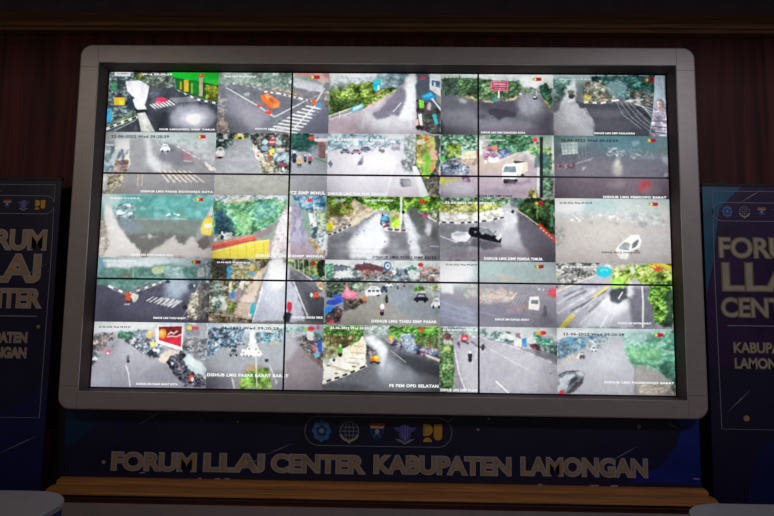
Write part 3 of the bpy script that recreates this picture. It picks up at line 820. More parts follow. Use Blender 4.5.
('p','6c6670',(5,201,342,137,378,268,4,272),0.4,20),
('t',['8c94a0','646c78','b4bcc8','54606c'],12,(343,76,462,85,450,146,342,127),0.7,5,1),
('e','c8d4dc',360,108,16,6,0.8,3),
('e','c8d4dc',392,84,9,6,0.8,3),
('e','c8d4dc',406,124,12,6,0.8,3),
('e','c8d4dc',539,127,10,6,0.8,3),
('e','c8d4dc',509,141,8,6,0.8,3),
('t',['505c64','7c8890','606c74'],13,(481,85,717,103,715,164,480,146),0.6,6,1),
('e','88a4b4',522,49,26,14,0.6,8),
('e','a8a49c',401,207,26,55,0.8,14),
('e','b8b4ac',405,177,16,30,0.6,10),
('e','8c8484',387,318,60,30,0.4,16),
('t',['903c44','7c6c78','b4acb4','602c38'],12,(0,186,134,179,143,210,5,221),0.8,4,1),
('l','b0acb8',4,(134,190,158,174),0.8,2),
('l','b0acb8',4,(155,183,180,167),0.8,2),
('l','b0acb8',4,(177,177,202,160),0.8,2),
('l','b0acb8',4,(199,171,224,152),0.8,2),
('l','b0acb8',4,(221,164,246,145),0.8,2),
('e','b8b4bc',187,214,14,8,0.7,4),
('l','98a8a8',3,(156,57,158,149),0.5,1),
('l','98a8a8',3,(180,57,183,149),0.5,1),
('l','98a8a8',3,(200,57,202,148),0.5,1),
('p','90a4a4',(45,50,146,41,149,118,55,127),1,0),
('l','d4e0e0',3,(49,50,57,125),0.9,0),
('l','d4e0e0',3,(74,49,80,124),0.9,0),
('l','d4e0e0',3,(98,48,103,123),0.9,0),
('l','d4e0e0',3,(123,46,126,122),0.9,0),
('l','d4e0e0',3,(148,45,149,120),0.9,0),
('l','d4e0e0',3,(47,58,146,49),0.9,0),
('l','d4e0e0',3,(48,81,146,72),0.9,0),
('l','d4e0e0',3,(50,103,147,94),0.9,0),
('l','d4e0e0',3,(52,125,148,116),0.9,0),
('p','a83840',(534,302,574,291,613,306,602,346,562,369,535,352),0.85,10),
('e','7c6c74',611,356,60,30,0.5,14),
('e','a0a0a8',710,164,18,30,0.6,8),
('e','98989c',708,250,14,14,0.6,5),
('p','a81a22',(611,19,650,18,649,41,610,41),1,0),
('e','d2a82c',606,30,12,11,1,0),
('e','f8e890',609,30,5,5,1,0),
('e','4c7c30',596,30,5,9,0.7,0)],
[('22-06-2022 Wed 09:20:29', 42, 41, 408, 20, '#16181c'), ('DISHUB LMG PEMKOPO BARAT', 306, 407, 705, 18, '#f4f6f8')]),
(0,2,'yellow van at the edge of a green tinted junction',1.7,[
('g',[(-8,'66a0a0'),(52,'4c8c88'),(123,'4c7c74'),(173,'585e5a'),(294,'60605c'),(419,'6c6662')]),
('t',['4ca09c','3c7c78','6cb8b0','44746c'],40,(5,10,719,3,716,160,477,182,224,145,50,86),0.7,10,1),
('e','58b0ac',450,51,110,40,0.4,20),
('e','a8c0c0',57,35,70,40,0.8,18),
('t',['3c6c70','88a4ac','c8d4dc','4c6870','60848c'],16,(80,75,219,54,235,165,105,171),0.9,5,1),
('e','f0f4f8',188,72,14,9,0.95,4),
('e','f0f4f8',133,125,22,9,0.95,4),
('e','f0f4f8',195,127,16,9,0.95,4),
('e','f0f4f8',122,113,12,6,0.95,4),
('l','2c343c',5,(124,144,164,137),0.9,2),
('p','56605c',(114,156,716,160,683,320,601,271,414,333,317,379,150,256),0.7,16),
('p','5c6a7c',(114,156,256,174,280,254,150,246),0.5,20),
('p','4a4a48',(161,266,410,243,621,271,564,331,384,323,337,379,257,370),0.8,12),
('l','8ca89c',3,(225,160,306,166),0.5,2),
('l','8ca89c',3,(285,159,366,165),0.5,2),
('l','8ca89c',3,(345,158,426,165),0.5,2),
('l','8ca89c',3,(405,158,486,164),0.5,2),
('l','8ca89c',3,(465,157,546,163),0.5,2),
('e','f0f4f8',442,134,14,5,1,3),
('e','f0f4f8',499,132,18,6,1,3),
('l','b8c8b8',5,(485,157,556,161),0.6,3),
('l','d8e8e8',3,(473,112,479,127),0.9,1),
('p','c6beb8',(29,66,65,76,105,166,182,286,277,374,279,409,10,412,27,197),0.9,8),
('p','d4d0cc',(35,86,61,96,98,216,80,257),0.7,10),
('t',['94867c','6c645c','b0a49c'],16,(13,147,47,197,79,327,29,407,9,397),0.8,6,1),
('p','a8a09c',(380,338,423,318,452,293,486,267,502,302,528,322,564,331,581,276,621,281,643,330,724,349,731,404,318,409,327,384),0.85,9),
('e','b0aca8',326,274,14,12,0.7,6),
('l','a09c98',5,(262,280,381,275),0.5,5),
('p','504848',(636,286,670,265,715,275,712,320,684,358,638,335),1,4),
('p','8c8c98',(634,231,657,190,693,109,722,79,730,159,670,270,622,301),0.5,6),
('e','a0b8c0',714,114,14,28,0.8,5),
('p','f0b82c',(666,175,690,145,727,149,735,184,720,265,660,255,653,225),1,2),
('p','e8ecec',(677,190,722,185,720,212,673,215),0.9,2),
('p','7898a8',(668,222,718,226,717,234,667,232),0.6,2),
('p','ffd860',(679,235,714,235,714,252,680,252),0.7,3),
('p','c87828',(683,140,715,139,715,154,683,155),0.8,3),
('p','a81a22',(626,21,661,21,661,43,627,44),1,0),
('e','d2a82c',623,32,12,11,1,0),
('e','f8e890',626,32,5,5,1,0),
('e','4c7c30',613,33,5,9,0.7,0)],
[('22-06-2022 Wed 09:20:29', 59, 34, 248, 14, '#f4f6f8'), ('DISHUB LMG KOTA BANDAR KOTA', 216, 399, 485, 15, '#f4f6f8')]),
(1,2,'yellow and red truck bed in front of trees',1.7,[
('g',[(-9,'a0b4b8'),(31,'78948c'),(192,'5c7868'),(417,'8c7c80')]),
('t',['d0dce0','90a8b0','e0e8ea','5c7080'],14,(-5,0,470,-5,471,30,-3,45),0.9,3,1),
('t',['c8c080','d89868','98b480'],16,(91,29,261,27,262,68,93,69),0.9,4,1),
('t',['3c7c50','5c9c68','2c5c48','80b078','46885c'],26,(-4,35,122,54,351,21,481,40,415,151,328,232,249,253,150,269,5,246),1,3,1),
('t',['243c4c','2c4c58','1c2c40'],22,(4,116,63,85,127,175,150,254,20,256),0.9,8,1),
('t',['8ac070','5c9c50'],16,(144,114,214,103,258,213,199,254,158,224),0.5,8,1),
('t',['3c6c78','58908c'],20,(272,52,411,41,404,142,276,173),0.5,8,1),
('t',['a0b0a0','e0e0d8','5c6c6c','c8b890'],12,(11,261,129,245,131,275,12,296),1,2,1),
('e','f4f4f0',65,245,6,10,1,0),
('e','26303c',66,273,12,16,1,0),
('p','ccbcc0',(477,70,502,80,502,399,383,401,398,242,425,171),1,5),
('t',['e4d8da','b8a4a8','d4c4c8'],22,(472,70,502,80,502,399,383,401,407,222),0.8,4,2),
('p','6c5c60',(279,243,416,181,444,121,406,202,359,262,290,283),0.9,6),
('p','c0483c',(3,314,269,255,292,291,231,313,5,356),1,0),
('l','e08060',6,(5,321,269,261),0.8,0),
('l','7c2c2c',5,(6,341,280,289),0.7,0),
('p','ecc834',(5,364,241,301,367,284,375,391,363,406,7,410),1,0),
('l','b89428',6,(118,339,123,399),0.9,0),
('l','b89428',6,(167,324,173,398),0.9,0),
('l','b89428',6,(221,308,227,398),0.9,0),
('l','b89428',6,(275,298,282,397),0.9,0),
('l','b89428',6,(332,290,338,396),0.9,0),
('l','fff088',5,(7,368,364,288),0.8,0),
('e','a87c78',376,341,12,50,0.8,5),
('p','74748c',(502,60,531,50,574,170,617,289,659,388,511,399),1,5),
('t',['606078','9088a0','807890'],24,(502,80,552,80,617,289,659,388,511,399),0.7,5,2),
('p','887078',(509,310,618,309,669,388,511,399),0.7,10),
('t',['3c6ca0','4c8cc0','2c5478','78a8c8','34606c'],24,(505,0,719,-3,721,88,612,99,562,90),1,4,1),
('e','dce4e4',591,49,30,30,0.4,12),
('t',['3c5468','e0e8e4','5c7480','90a880'],20,(612,79,726,78,733,387,677,318,625,219),1,2,1),
('p','f0f4f0',(612,109,640,119,650,174,629,179,618,139),1,2),
('p','e8ece8',(642,164,665,164,666,204,643,204),1,0),
('p','2c3c4c',(645,204,674,199,666,279,641,259),0.9,3),
('p','b8e080',(672,89,722,118,714,188,690,228,693,138),0.8,4),
('p','dce4e0',(710,238,735,243,737,357,717,347),0.9,3),
('t',['e0a040','8c5c48','c8b0a0'],12,(636,259,697,318,718,377,669,368,627,289),0.8,3,1),
('l','d8dce4',6,(645,28,654,169),0.8,1),
('e','d83838',620,31,18,13,1,0),
('e','98c8d8',-17,126,12,100,0.6,4),
('p','e8b828',(-24,151,-2,156,1,231,-20,236),1,2)],
[('DISHUB LMG SIMP MINUL', 284, 397, 723, 18, '#f4f6f8')]),
(2,2,'wet street with green trees and striped kerb',1.2,[
('g',[(-10,'90b050'),(91,'8c9488'),(241,'8c8e94'),(415,'74747a')]),
('t',['5ca828','8cc83c','3c7820','b0d860','2f5c20'],20,(7,4,741,-4,741,107,475,100,356,86,177,93,9,124),1,3,1),
('t',['b0984c','4c6c30','8cb048','6c5438'],16,(8,54,176,42,178,143,10,174),0.9,3,1),
('t',['d8c0b0','e09080','c8b898','8c8c70'],14,(171,22,296,76,267,122,178,133),0.9,3,1),
('e','f0f0f0',82,28,45,10,0.8,5),
('t',['c8a080','e0d8c8','5c5c58','a08c7c','d8c8b0'],14,(10,144,168,123,189,173,41,229,12,234),1,2,1),
('e','d8d020',26,194,20,28,1,6),
('p','d8c8a8',(178,143,346,83,346,96,169,193,140,208),1,4),
('p','7a7a80',(346,86,366,121,387,210,496,224,514,89,573,78,722,177,743,400,6,408,23,274,179,193),1,4),
('t',['66666c','90929a','747880'],50,(346,86,377,220,496,229,722,217,743,400,6,408,23,284,179,193),0.6,8,0.5),
('p','eef2fa',(316,111,356,101,377,220,398,290,321,400,153,392,210,252),0.95,16),
('p','cfd8e6',(199,202,307,131,279,231,162,322),0.6,14),
('e','f4f8ff',221,312,80,60,0.7,20),
('e','dce4f0',281,385,120,20,0.7,10),
('p','ecf0f8',(489,99,534,109,555,209,625,396,547,397,531,288,505,189),0.85,10),
('e','dfe6f0',575,228,30,60,0.6,12),
('p','e0e4ec',(638,178,668,167,668,247,639,252),0.7,8),
('p','4c5450',(514,49,613,108,634,228,594,248,544,149),0.75,9),
('p','4c4c50',(663,187,717,187,718,286,673,287),0.7,10),
('p','54545a',(13,274,160,228,181,272,43,324),0.5,12),
('k','f0ece4','3c3c3c',15,14,(2,256,71,234,159,183)),
('p','e4e0e0',(-17,275,8,264,11,393,-14,398),0.8,4),
('t',['3c4c88','20242c','48a8d0','c8d0e0','5c6c90'],13,(348,111,400,105,407,220,377,210,352,171),1,2,1),
('e','3ca8c8',368,141,18,14,1,0),
('e','a83c50',382,190,12,10,1,0),
('e','e0e4ec',354,83,12,10,1,2),
('t',['8cd030','4c9c1c','c8e840'],15,(415,110,475,100,476,204,417,205),1,2,1),
('p','9a9a94',(405,100,418,100,419,200,407,200),0.9,2),
('t',['e08c50','d8d0c8','8c9c6c'],12,(430,100,470,100,470,145,431,145),0.9,2,1),
('k','f8f4ee','5c5450',20,22,(382,210,505,217)),
('p','f0f2ec',(471,4,483,4,486,214,473,214),1,0),
('e','20242c',492,101,10,12,1,0),
('e','585c60',490,179,9,30,0.8,3),
('t',['b04c60','5c6c54','a8a8a8','38443c'],14,(583,88,662,98,643,148,593,128),0.9,3,1),
('t',['dce0d0','3c4438','6c7c40','a8a08c'],14,(652,78,722,77,737,177,673,147),0.9,3,1),
('l','e8e8e0',9,(648,128,742,182),0.9,3),
('p','3c3c34',(707,87,722,87,722,172,707,172),0.8,3),
('e','3c4048',244,222,6,4,0.8,2),
('e','3c4048',378,290,6,4,0.8,2),
('e','3c4048',541,288,6,4,0.8,2),
('e','3c4048',610,327,6,4,0.8,2),
('e','3c4048',200,247,6,4,0.8,2),
('l','e8e8f0',4,(664,315,718,318),0.8,1),
('l','5c5e64',4,(14,339,517,337),0.35,3),
('l','5c5e64',4,(15,368,517,367),0.35,3),
('e','e04028',610,33,20,15,1,0),
('e','b84060',628,123,14,16,0.9,3)],
[('22-06-2022 Wed 09:20:29', 241, 33, 424, 15, '#f4f6f8'), ('DISHUB LMG TUGU SIMP KOTA', 301, 399, 708, 20, '#16181c')]),
(3,2,'black car crossing a wet junction',1.3,[
('g',[(-11,'88a088'),(50,'b0b4a8'),(140,'8c8c90'),(229,'6c6a70'),(413,'5a525c')]),
('t',['4c7c50','8ca880','c8d8c8','2c5c38','688c78'],20,(-10,3,449,-1,419,49,242,51,-10,53),1,4,1),
('t',['b8bc50','8c9c2c','d8d498','70802c','a8ac58'],22,(-10,43,232,31,390,49,380,84,232,111,-9,118),1,4,1),
('t',['e8e4d8','d0c8b8','f4f0e8'],26,(-10,103,183,106,311,80,404,69,409,119,301,145,133,162,-9,158),1,4,1),
('l','5c6c48',5,(25,78,27,118),0.7,1),
('l','5c6c48',5,(64,78,66,118),0.7,1),
('l','5c6c48',5,(114,77,116,117),0.7,1),
('l','5c6c48',5,(193,76,195,116),0.7,1),
('l','5c6c48',5,(281,75,283,115),0.7,1),
('l','5c6c48',5,(321,75,322,115),0.7,1),
('p','8c8c94',(-9,168,242,161,404,124,419,49,459,49,721,275,719,398,-8,406),1,4),
('p','e4e8f0',(409,49,449,59,497,118,487,188,408,228,389,169,414,99),0.8,18),
('e','b0b0ba',418,248,120,60,0.7,30),
('p','5c5c62',(-9,173,183,171,192,251,163,389,-8,401),0.55,14),
('p','484450',(498,88,537,98,721,275,719,398,573,399,515,287,487,168),0.75,14),
('p','5c4c54',(222,334,671,334,709,398,-8,406,183,330),0.4,24),
('e','6c6478',359,358,140,20,0.4,12),
('e','7c7c8c',16,381,40,30,0.6,14),
('k','f0ece4','2c2c34',21,13,(-9,161,114,166,242,159,320,145,404,127)),
('t',['1e3420','3c5c30','2c4828','54703c','17241a'],18,(479,8,725,6,721,245,614,177,498,83),1,3,1),
('p','7ca060',(608,47,621,47,620,137,607,137),0.8,3),
('p','58a088',(699,46,714,46,712,185,698,186),0.7,4),
('t',['6c8c88','4c6c68'],20,(439,-1,538,8,498,68,449,49),0.8,6,1),
('l','d8c8b0',7,(473,73,537,113,624,177),0.9,2),
('l','e03018',20,(629,176,719,270),1,1),
('k','ffd8d0','e83c20',11,8,(634,191,716,267)),
('e','20242c',460,91,10,11,1,2),
('l','e4e4ea',6,(-9,248,114,291),0.85,1),
('p','dfe3e8',(70,227,104,220,183,226,197,253,173,291,114,283,75,264),0.95,5),
('p','8c98a4',(84,232,153,231,163,253,94,254),0.7,4),
('l','34343c',7,(114,291,173,289,197,256),0.8,3),
('e','50505c',134,306,60,10,0.6,6),
('p','16171d',(178,231,188,193,237,191,310,205,345,239,374,264,390,258,383,293,359,288,310,279,237,260,197,253),1,2),
('p','b8c0c8',(240,195,281,197,330,224,354,251,310,239,251,225),0.55,4),
('e','8c949c',217,223,12,6,0.9,3),
('e','8c949c',271,233,12,6,0.9,3),
('p','e8ecf4',(349,259,384,234,391,247,369,274),0.8,2),
('l','2c2c34',4,(340,229,354,214),0.9,0),
('p','413c48',(202,260,388,293,378,323,281,334,188,305),0.75,9),
('p','a81a22',(614,26,656,26,655,48,614,48),1,0),
('e','d2a82c',610,37,12,11,1,0),
('e','f8e890',613,37,5,5,1,0),
('e','4c7c30',600,37,5,9,0.7,0)],
[('22-06-2022 Wed 09:20:29', 30, 43, 345, 17, '#f4f6f8'), ('DISHUB LMG SIMP PEMDA TIMUR', 278, 400, 646, 20, '#f4f6f8')]),
(4,2,'white car on a hazy brownish junction',1.72,[
('g',[(-11,'a8bcb8'),(49,'90a8a4'),(118,'96928e'),(218,'98908a'),(410,'8a827e')]),
('p','80a8a8',(113,6,417,3,385,78,151,81),0.7,24),
('e','e8f0f0',83,41,110,45,0.8,24),
('e','a8b8b4',542,57,180,50,0.7,30),
('e','a09890',226,219,210,90,0.5,40),
('e','8c8a90',614,264,130,120,0.5,40),
('t',['a8b0ac','88908c','c4ccc8','949c9c'],14,(52,92,405,83,678,95,695,174,384,138,52,132),0.6,7,1),
('e','eef2ee',110,143,16,6,0.8,4),
('e','eef2ee',154,140,12,6,0.8,4),
('e','eef2ee',135,124,10,6,0.8,4),
('e','eef2ee',360,110,20,6,0.8,4),
('e','eef2ee',287,113,16,6,0.8,4),
('e','eef2ee',394,126,8,6,0.8,4),
('e','eef2ee',528,49,14,6,0.8,4),
('e','7c7c78',223,145,14,20,0.7,7),
('e','6c6c6c',227,160,14,6,0.8,4),
('e','7c7472',391,160,20,7,0.8,4),
('e','c8b0a4',396,138,8,12,0.6,5),
('e','686c6e',554,164,30,20,0.7,7),
('e','74787c',496,127,14,14,0.7,6),
('e','74787c',609,121,16,14,0.7,6),
('e','787474',688,135,14,20,0.7,6),
('e','c0b0a8',697,90,18,40,0.7,8),
('t',['707068','949488','5c6460'],18,(2,172,70,191,49,310,0,320),0.6,9,1),
('p','c85c50',(-8,222,3,221,3,281,-9,281),0.8,5),
('l','6c746c',4,(381,48,382,158),0.4,3),
('p','eae8d8',(382,316,410,286,479,231,523,229,541,270,527,309,467,335,446,384,407,379,379,345),1,2),
('p','6c7476',(399,308,434,274,470,285,459,330,399,321),0.95,2),
('p','444c50',(477,320,482,285,517,255,525,270,506,305),0.95,2),
('l','f8f8ec',4,(434,271,484,234,523,234),0.9,0),
('e','3c4044',506,329,14,8,0.8,3),
('p','c0bcb0',(381,331,447,356,438,384,407,379),0.5,3),
('p','a81a22',(611,23,650,23,649,45,610,45),1,0),
('e','d2a82c',606,34,12,11,1,0),
('e','f8e890',609,34,5,5,1,0),
('e','4c7c30',597,34,5,9,0.7,0)],
[('22-06-2022 Wed 09:20:29', 29, 36, 235, 15, '#16181c'), ('DISHUB LMG JL PAHLAWAN', 289, 353, 526, 17, '#16181c')]),
(0,3,'orange rider at a junction with a zebra crossing',1.2,[
('g',[(-10,'a4bcc4'),(49,'88a0a0'),(118,'5c7878'),(187,'5c5e6c'),(408,'4e4c5c')]),
('p','6c94a8',(-6,4,84,8,30,103,1,123),0.9,10),
('p','dce8ea',(45,23,363,-1,523,17,385,51,197,71,67,62),0.85,12),
('e','b0c4c4',562,17,110,25,0.8,12),
('p','52746c',(28,68,227,75,365,54,435,48,664,65,607,135,400,157,293,178,216,224,84,181,4,172),0.9,9),
('t',['4c7c70','3c645c','649088','7ca8a0'],20,(28,73,653,56,607,135,400,147,215,209,14,172),0.5,6,1),
('p','6c5c48',(169,101,219,100,221,140,171,140),0.7,8),
('l','98b8a8',5,(232,75,238,130),0.8,2),
('p','c0cc98',(356,64,435,58,437,98,363,99),0.8,5),
('t',['c8dcd8','6c9c98','a0c4c0'],12,(435,58,554,57,557,116,438,117),0.7,4,1),
('p','b8ccc8',(643,56,685,55,688,124,647,125),0.8,5),
('p','c87c80',(656,70,679,70,680,110,658,110),0.5,4),
('p','4a4a5a',(4,172,85,191,197,243,304,203,440,147,607,135,580,400,4,407),0.9,7),
('e','3c3c4c',103,338,90,60,0.5,30),
('e','5c5c70',281,335,160,50,0.5,30),
('e','b4c8d8',520,175,80,70,0.75,26),
('e','8ca0b4',494,245,60,50,0.5,24),
('e','20303c',455,159,14,11,0.9,4),
('e','303c4c',609,179,20,18,0.7,6),
('e','f0f4f8',624,179,9,9,1,3),
('k','e8e4d8','5c5c64',24,14,(85,186,151,212,202,236,265,213,410,159)),
('l','c8d4d0',5,(401,159,449,142),0.8,2),
('p','d84c30',(191,229,221,223,235,253,219,277,193,263),1,3),
('p','c8ccc0',(231,233,265,223,277,257,254,287,236,267),1,3),
('p','e8e0e0',(190,293,219,287,215,299,192,302),0.7,3),
('e','1c2028',211,278,12,6,0.6,3),
('z','dce0dc',(366,248,574,273,323,276,507,321),8,0.42,0.85),
('z','e4e4e0',(425,250,559,273,397,290,522,318),4,0.5,0.6),
('p','74706c',(648,164,707,144,717,378,629,389),0.9,4),
('t',['e4d8b8','a89c88','f0e8d0','6c645c'],16,(616,218,660,203,663,282,648,389,580,390,591,322),1,1,1),
('l','c8ccd4',5,(667,144,614,282,555,390),0.6,3),
('e','20242c',576,312,16,16,0.8,5),
('t',['5c5450','8c8c88','404448'],16,(678,164,722,143,732,388,678,389),0.8,4,1),
('t',['c8c4c8','5c6c8c','e4e8ec'],12,(696,1,720,0,727,153,702,154),0.7,3,1),
('p','a81a22',(624,16,662,16,662,38,625,38),1,0),
('e','d2a82c',620,27,12,11,1,0),
('e','f8e890',623,27,5,5,1,0),
('e','4c7c30',610,27,5,9,0.7,0)],
[('22-06-2022 Wed 09:20:29', 35, 28, 240, 12, '#f4f6f8'), ('DISHUB LMG TUGU BARAT', 378, 388, 584, 15, '#f4f6f8')]),
(1,3,'bright wet road with a red rider',1.2,[
('g',[(-12,'a8a894'),(86,'8c8c80'),(405,'787474')]),
('t',['4c4438','a8a084','2c3c34','d8d4b8','6c6c50','8c6c58'],14,(-32,-3,394,-8,318,87,300,136,-16,385),1,1,1),
('t',['342c2c','5c5040','28342c'],18,(8,11,97,10,112,129,13,130),0.9,3,1),
('t',['d0d4cc','3c5c50','8c9c94'],18,(-6,140,63,139,119,315,22,335),0.9,3,1),
('p','d8dccc',(62,247,87,237,121,315,90,335),0.9,4),
('t',['c8a880','8ca060','e0d0b8','6c8040'],12,(128,50,315,8,299,126,141,128),0.7,2,1),
('e','e0a440',267,63,10,14,0.9,3),
('p','ccb4a0',(298,87,356,47,325,146,259,381,160,358,215,245),1,4),
('p','d8c0b0',(214,226,302,195,285,274,186,270),0.8,4),
('p','c4a898',(187,285,265,284,249,367,160,358),0.9,3),
('l','8c7c6c',5,(182,277,280,283),0.7,2),
('e','6c8c54',210,323,7,10,0.8,3),
('e','6c8c54',236,220,7,8,0.8,3),
('p','a48c98',(125,207,213,186,177,275,127,266),0.7,6),
('t',['7c8c40','4c5c2c','a0b050'],14,(108,276,176,265,178,324,140,353,110,325),0.9,3,1),
('p','2a8cd0',(104,50,128,45,131,119,109,119),1,3),
('p','2878d0',(129,197,154,202,158,256,135,256),1,3),
('e','3890d8',264,97,14,16,0.9,4),
('p','f0e898',(122,148,138,148,141,217,125,217),0.9,2),
('p','e8dcc8',(197,138,217,137,219,196,201,201),0.9,3),
('t',['5c4438','8c7c60','c8b8a0','3c3428'],13,(2,336,150,353,279,381,270,400,-5,404),1,2,1),
('l','e0d0b8',7,(42,350,269,379),0.6,3),
('p','20a8bc',(261,293,294,269,295,351,273,371,260,352),1,3),
('p','e8f0ec',(248,342,268,347,269,373,253,369),0.9,3),
('p','b4b8c8',(394,-3,463,-4,526,124,611,386,279,395,322,205,366,67),1,5),
('p','fafcff',(384,7,453,6,485,65,469,183,410,213,370,165,367,76),0.95,20),
('e','c8d0e4',392,262,60,90,0.6,26),
('e','9c9eb4',335,322,60,60,0.5,24),
('l','e8e8ec',7,(336,185,279,400),0.9,2),
('l','e4e4e8',6,(349,126,317,224),0.6,3),
('p','5c5c66',(505,75,583,64,733,151,738,384,621,386,558,211,506,134),0.95,8),
('l','eceef2',8,(526,133,568,231,625,357),0.95,2),
('p','807c88',(533,45,663,112,733,160,665,181,525,94),0.6,7),
('p','46464e',(587,192,735,239,738,375,660,376),0.7,10),
('t',['3c6c40','a8b860','e0e0b8','2c4430','78a050'],15,(463,-9,729,-12,732,131,663,122,524,55),1,1,1),
('l','e8e8d0',5,(532,-5,537,67),0.8,1),
('l','e8e8d0',5,(557,-5,562,75),0.8,1),
('l','e8e8d0',5,(586,-5,592,83),0.8,1),
('l','e8e8d0',5,(626,-6,631,94),0.8,1),
('p','1c2c2c',(676,14,725,13,727,102,678,102),0.8,4),
('p','d8dc60',(656,4,672,4,675,102,658,102),0.7,3),
('e','2a8cd0',668,112,8,12,0.9,3),
('t',['f0d8a8','e0b080','fcf0d0'],14,(654,132,733,146,735,219,694,180),1,2,1),
('l','e8dcd0',8,(554,69,654,137),0.8,3),
('e','c0b8c8',710,219,26,14,0.8,6),
('e','e4562c',674,228,20,20,1,2),
('e','d8e4e8',646,225,9,14,1,2),
('e','3c3448',678,249,14,7,0.8,3),
('e','4c90c8',732,307,10,30,0.8,3),
('e','cc2c48',509,298,17,34,1,2),
('e','e8b0b0',512,263,9,9,1,2),
('e','26222e',498,363,26,32,0.95,5),
('e','e43c38',651,26,17,14,1,0)],
[('22-06-2022 Wed 09:20:29', 39, 30, 251, 12, '#f4f6f8'), ('DISHUB LMG GAPURA TIMUR', 528, 374, 738, 17, '#f4f6f8')]),
(2,3,'market street with a pink tent and vans',1.18,[
('g',[(-8,'ecf4f6'),(51,'c8d0d0'),(129,'8c9494'),(247,'848a90'),(408,'7c7c7e')]),
('t',['8ca098','e8ecec','4c5c5c','b0c4c0'],14,(5,35,736,46,737,135,8,144),1,1,1),
('t',['308c54','2c5c44','78b890'],13,(5,26,49,25,52,123,7,124),0.8,2,1),
('p','40485c',(59,35,138,39,134,68,55,66),0.9,3),
('l','d0d8e4',4,(65,47,134,48),0.8,0),
('l','d0d8e4',4,(65,58,134,60),0.8,0),
('p','f0f2f0',(60,74,178,73,179,112,61,113),0.7,5),
('p','603844',(192,28,275,13,369,51,365,80,198,63),0.9,3),
('t',['a06050','7c4c4c','c08c70'],12,(232,62,365,71,316,96,237,92),0.9,2,1),
('t',['2c3440','5c6c74','c0c8cc','a86450'],11,(218,87,423,70,434,129,219,131),0.9,1,1),
('p','1e2c30',(10,124,101,118,238,106,229,141,42,143),0.7,4),
('e','3c5c80',396,39,24,30,1,2),
('e','d8e4f0',398,37,16,18,1,2),
('e','4c70a0',398,37,8,8,1,0),
('t',['3c4450','8c9cb0','d0d8e0','5c7090'],11,(443,50,521,49,532,127,444,128),1,1,1),
('t',['3c8c70','70b098'],13,(521,54,550,29,575,58,570,73),1,2,1),
('p','e8eef0',(531,69,609,68,590,117,541,117),0.7,4),
('t',['c87c68','b0a8a4','50545c','e8e0dc'],11,(590,48,727,42,727,125,610,126),1,1,1),
('l','e8a090',8,(629,50,717,47),0.9,2),
('l','40444c',8,(658,82,717,81),0.8,3),
('p','8a8a84',(180,161,454,138,532,147,728,232,728,397,116,405,114,269),1,6),
('p','747e88',(405,158,542,147,611,243,728,310,718,358,534,380,426,256),0.75,14),
('e','8c98a4',474,226,60,60,0.5,20),
('e','908c80',261,355,130,36,0.7,20),
('t',['3c4c3c','5c6c60','8c9c8c','28342c'],15,(13,144,278,140,249,190,132,230,15,241),1,2,1),
('t',['9cac90','5c6c54','c0ccb8'],14,(160,151,317,150,259,180,200,190),0.8,3,1),
('p','e06c88',(140,137,151,186,215,211,211,237,142,251,105,232,131,191),1,1),
('p','f0a0b0',(143,161,156,191,196,215,162,230,132,215),0.8,3),
('p','3c54c8',(44,226,83,219,128,240,94,265),1,1),
('p','2c48b8',(25,256,93,245,123,264,65,289,11,280),1,1),
('p','2478dc',(7,300,55,289,75,318,57,346,8,346),1,2),
('p','e8ecf0',(83,307,114,306,115,324,83,324),0.9,2),
('p','20202c',(123,240,211,253,183,317,124,327),0.6,7),
('t',['5c3438','2c2c30','8c8c8c','b04848','3c3c44'],13,(115,318,75,289,8,353,9,402,116,400),1,1,1),
('t',['3c3c34','6c6c64','8c6c5c','24241f'],13,(133,259,230,239,269,238,260,277,173,317),1,2,1),
('e','c8744c',252,246,18,20,0.9,4),
('p','e4e8e4',(258,203,279,188,289,167,335,166,346,190,361,199,361,217,259,218),1,0),
('p','4c545c',(284,191,293,174,330,173,337,190),1,0),
('e','1c1e22',281,219,9.4,9.9,1,0),
('e','1c1e22',339,219,9.4,9.9,1,0),
('p','eef0ec',(259,194,278,179,351,174,355,216,269,230,257,219),0.9,2),
('p','48525c',(274,187,294,187,294,203,275,203),1,0),
('p','48525c',(300,187,319,187,320,202,300,203),1,0),
('p','48525c',(325,187,345,186,345,202,325,202),1,0),
('p','38506c',(352,188,361,177,366,162,388,161,393,179,400,185,401,198,352,198),1,0),
('p','20303c',(364,179,368,167,386,167,389,179),1,0),
('e','1c1e22',363,199,4.5,7,1,0),
('e','1c1e22',390,199,4.5,7,1,0),
('p','e8ecf4',(385,157,394,148,398,136,417,136,422,150,428,155,429,165,386,166),1,0),
('p','34487c',(396,150,400,140,415,140,418,150),1,0),
('e','1c1e22',395,167,4,5.8,1,0),
('e','1c1e22',419,166,4,5.8,1,0),
('e','202228',394,259,8.8,11.4,1,0),
('e','203c3c',393,242,10.4,14,1,0),
('e','202428',393,225,5.7,6.2,1,0),
('e','202228',365,332,12.9,16.7,1,0),
('e','9c5868',365,306,15.2,20.5,1,0),
('e','e8e8ec',365,282,8.4,9.1,1,0),
('e','f0e8e8',366,293,14,16,1,0),
('e','202228',461,175,5.4,7,1,0),
('e','50545c',461,164,6.4,8.6,1,0),
('e','e0e4e8',461,153,3.5,3.8,1,0),
('e','202228',503,161,5.1,6.6,1,0),
('e','a05050',503,151,6,8.1,1,0),
('e','50545c',503,141,3.3,3.6,1,0),
('t',['5c9c34','3c7024','98c060'],14,(557,181,581,158,620,165,625,190,571,197),1,2,1),
('p','c0c4b8',(547,194,630,190,640,206,562,205),0.8,4),
('t',['d8d890','8c9c50','e8e8d0','5c6440'],12,(649,155,722,149,722,188,669,194),1,2,1),
('p','b0b8bc',(630,185,727,203,728,232,650,219),0.6,6),
('p','1c2230',(564,240,582,226,591,207,631,206,640,228,654,236,654,252,564,253),1,0),
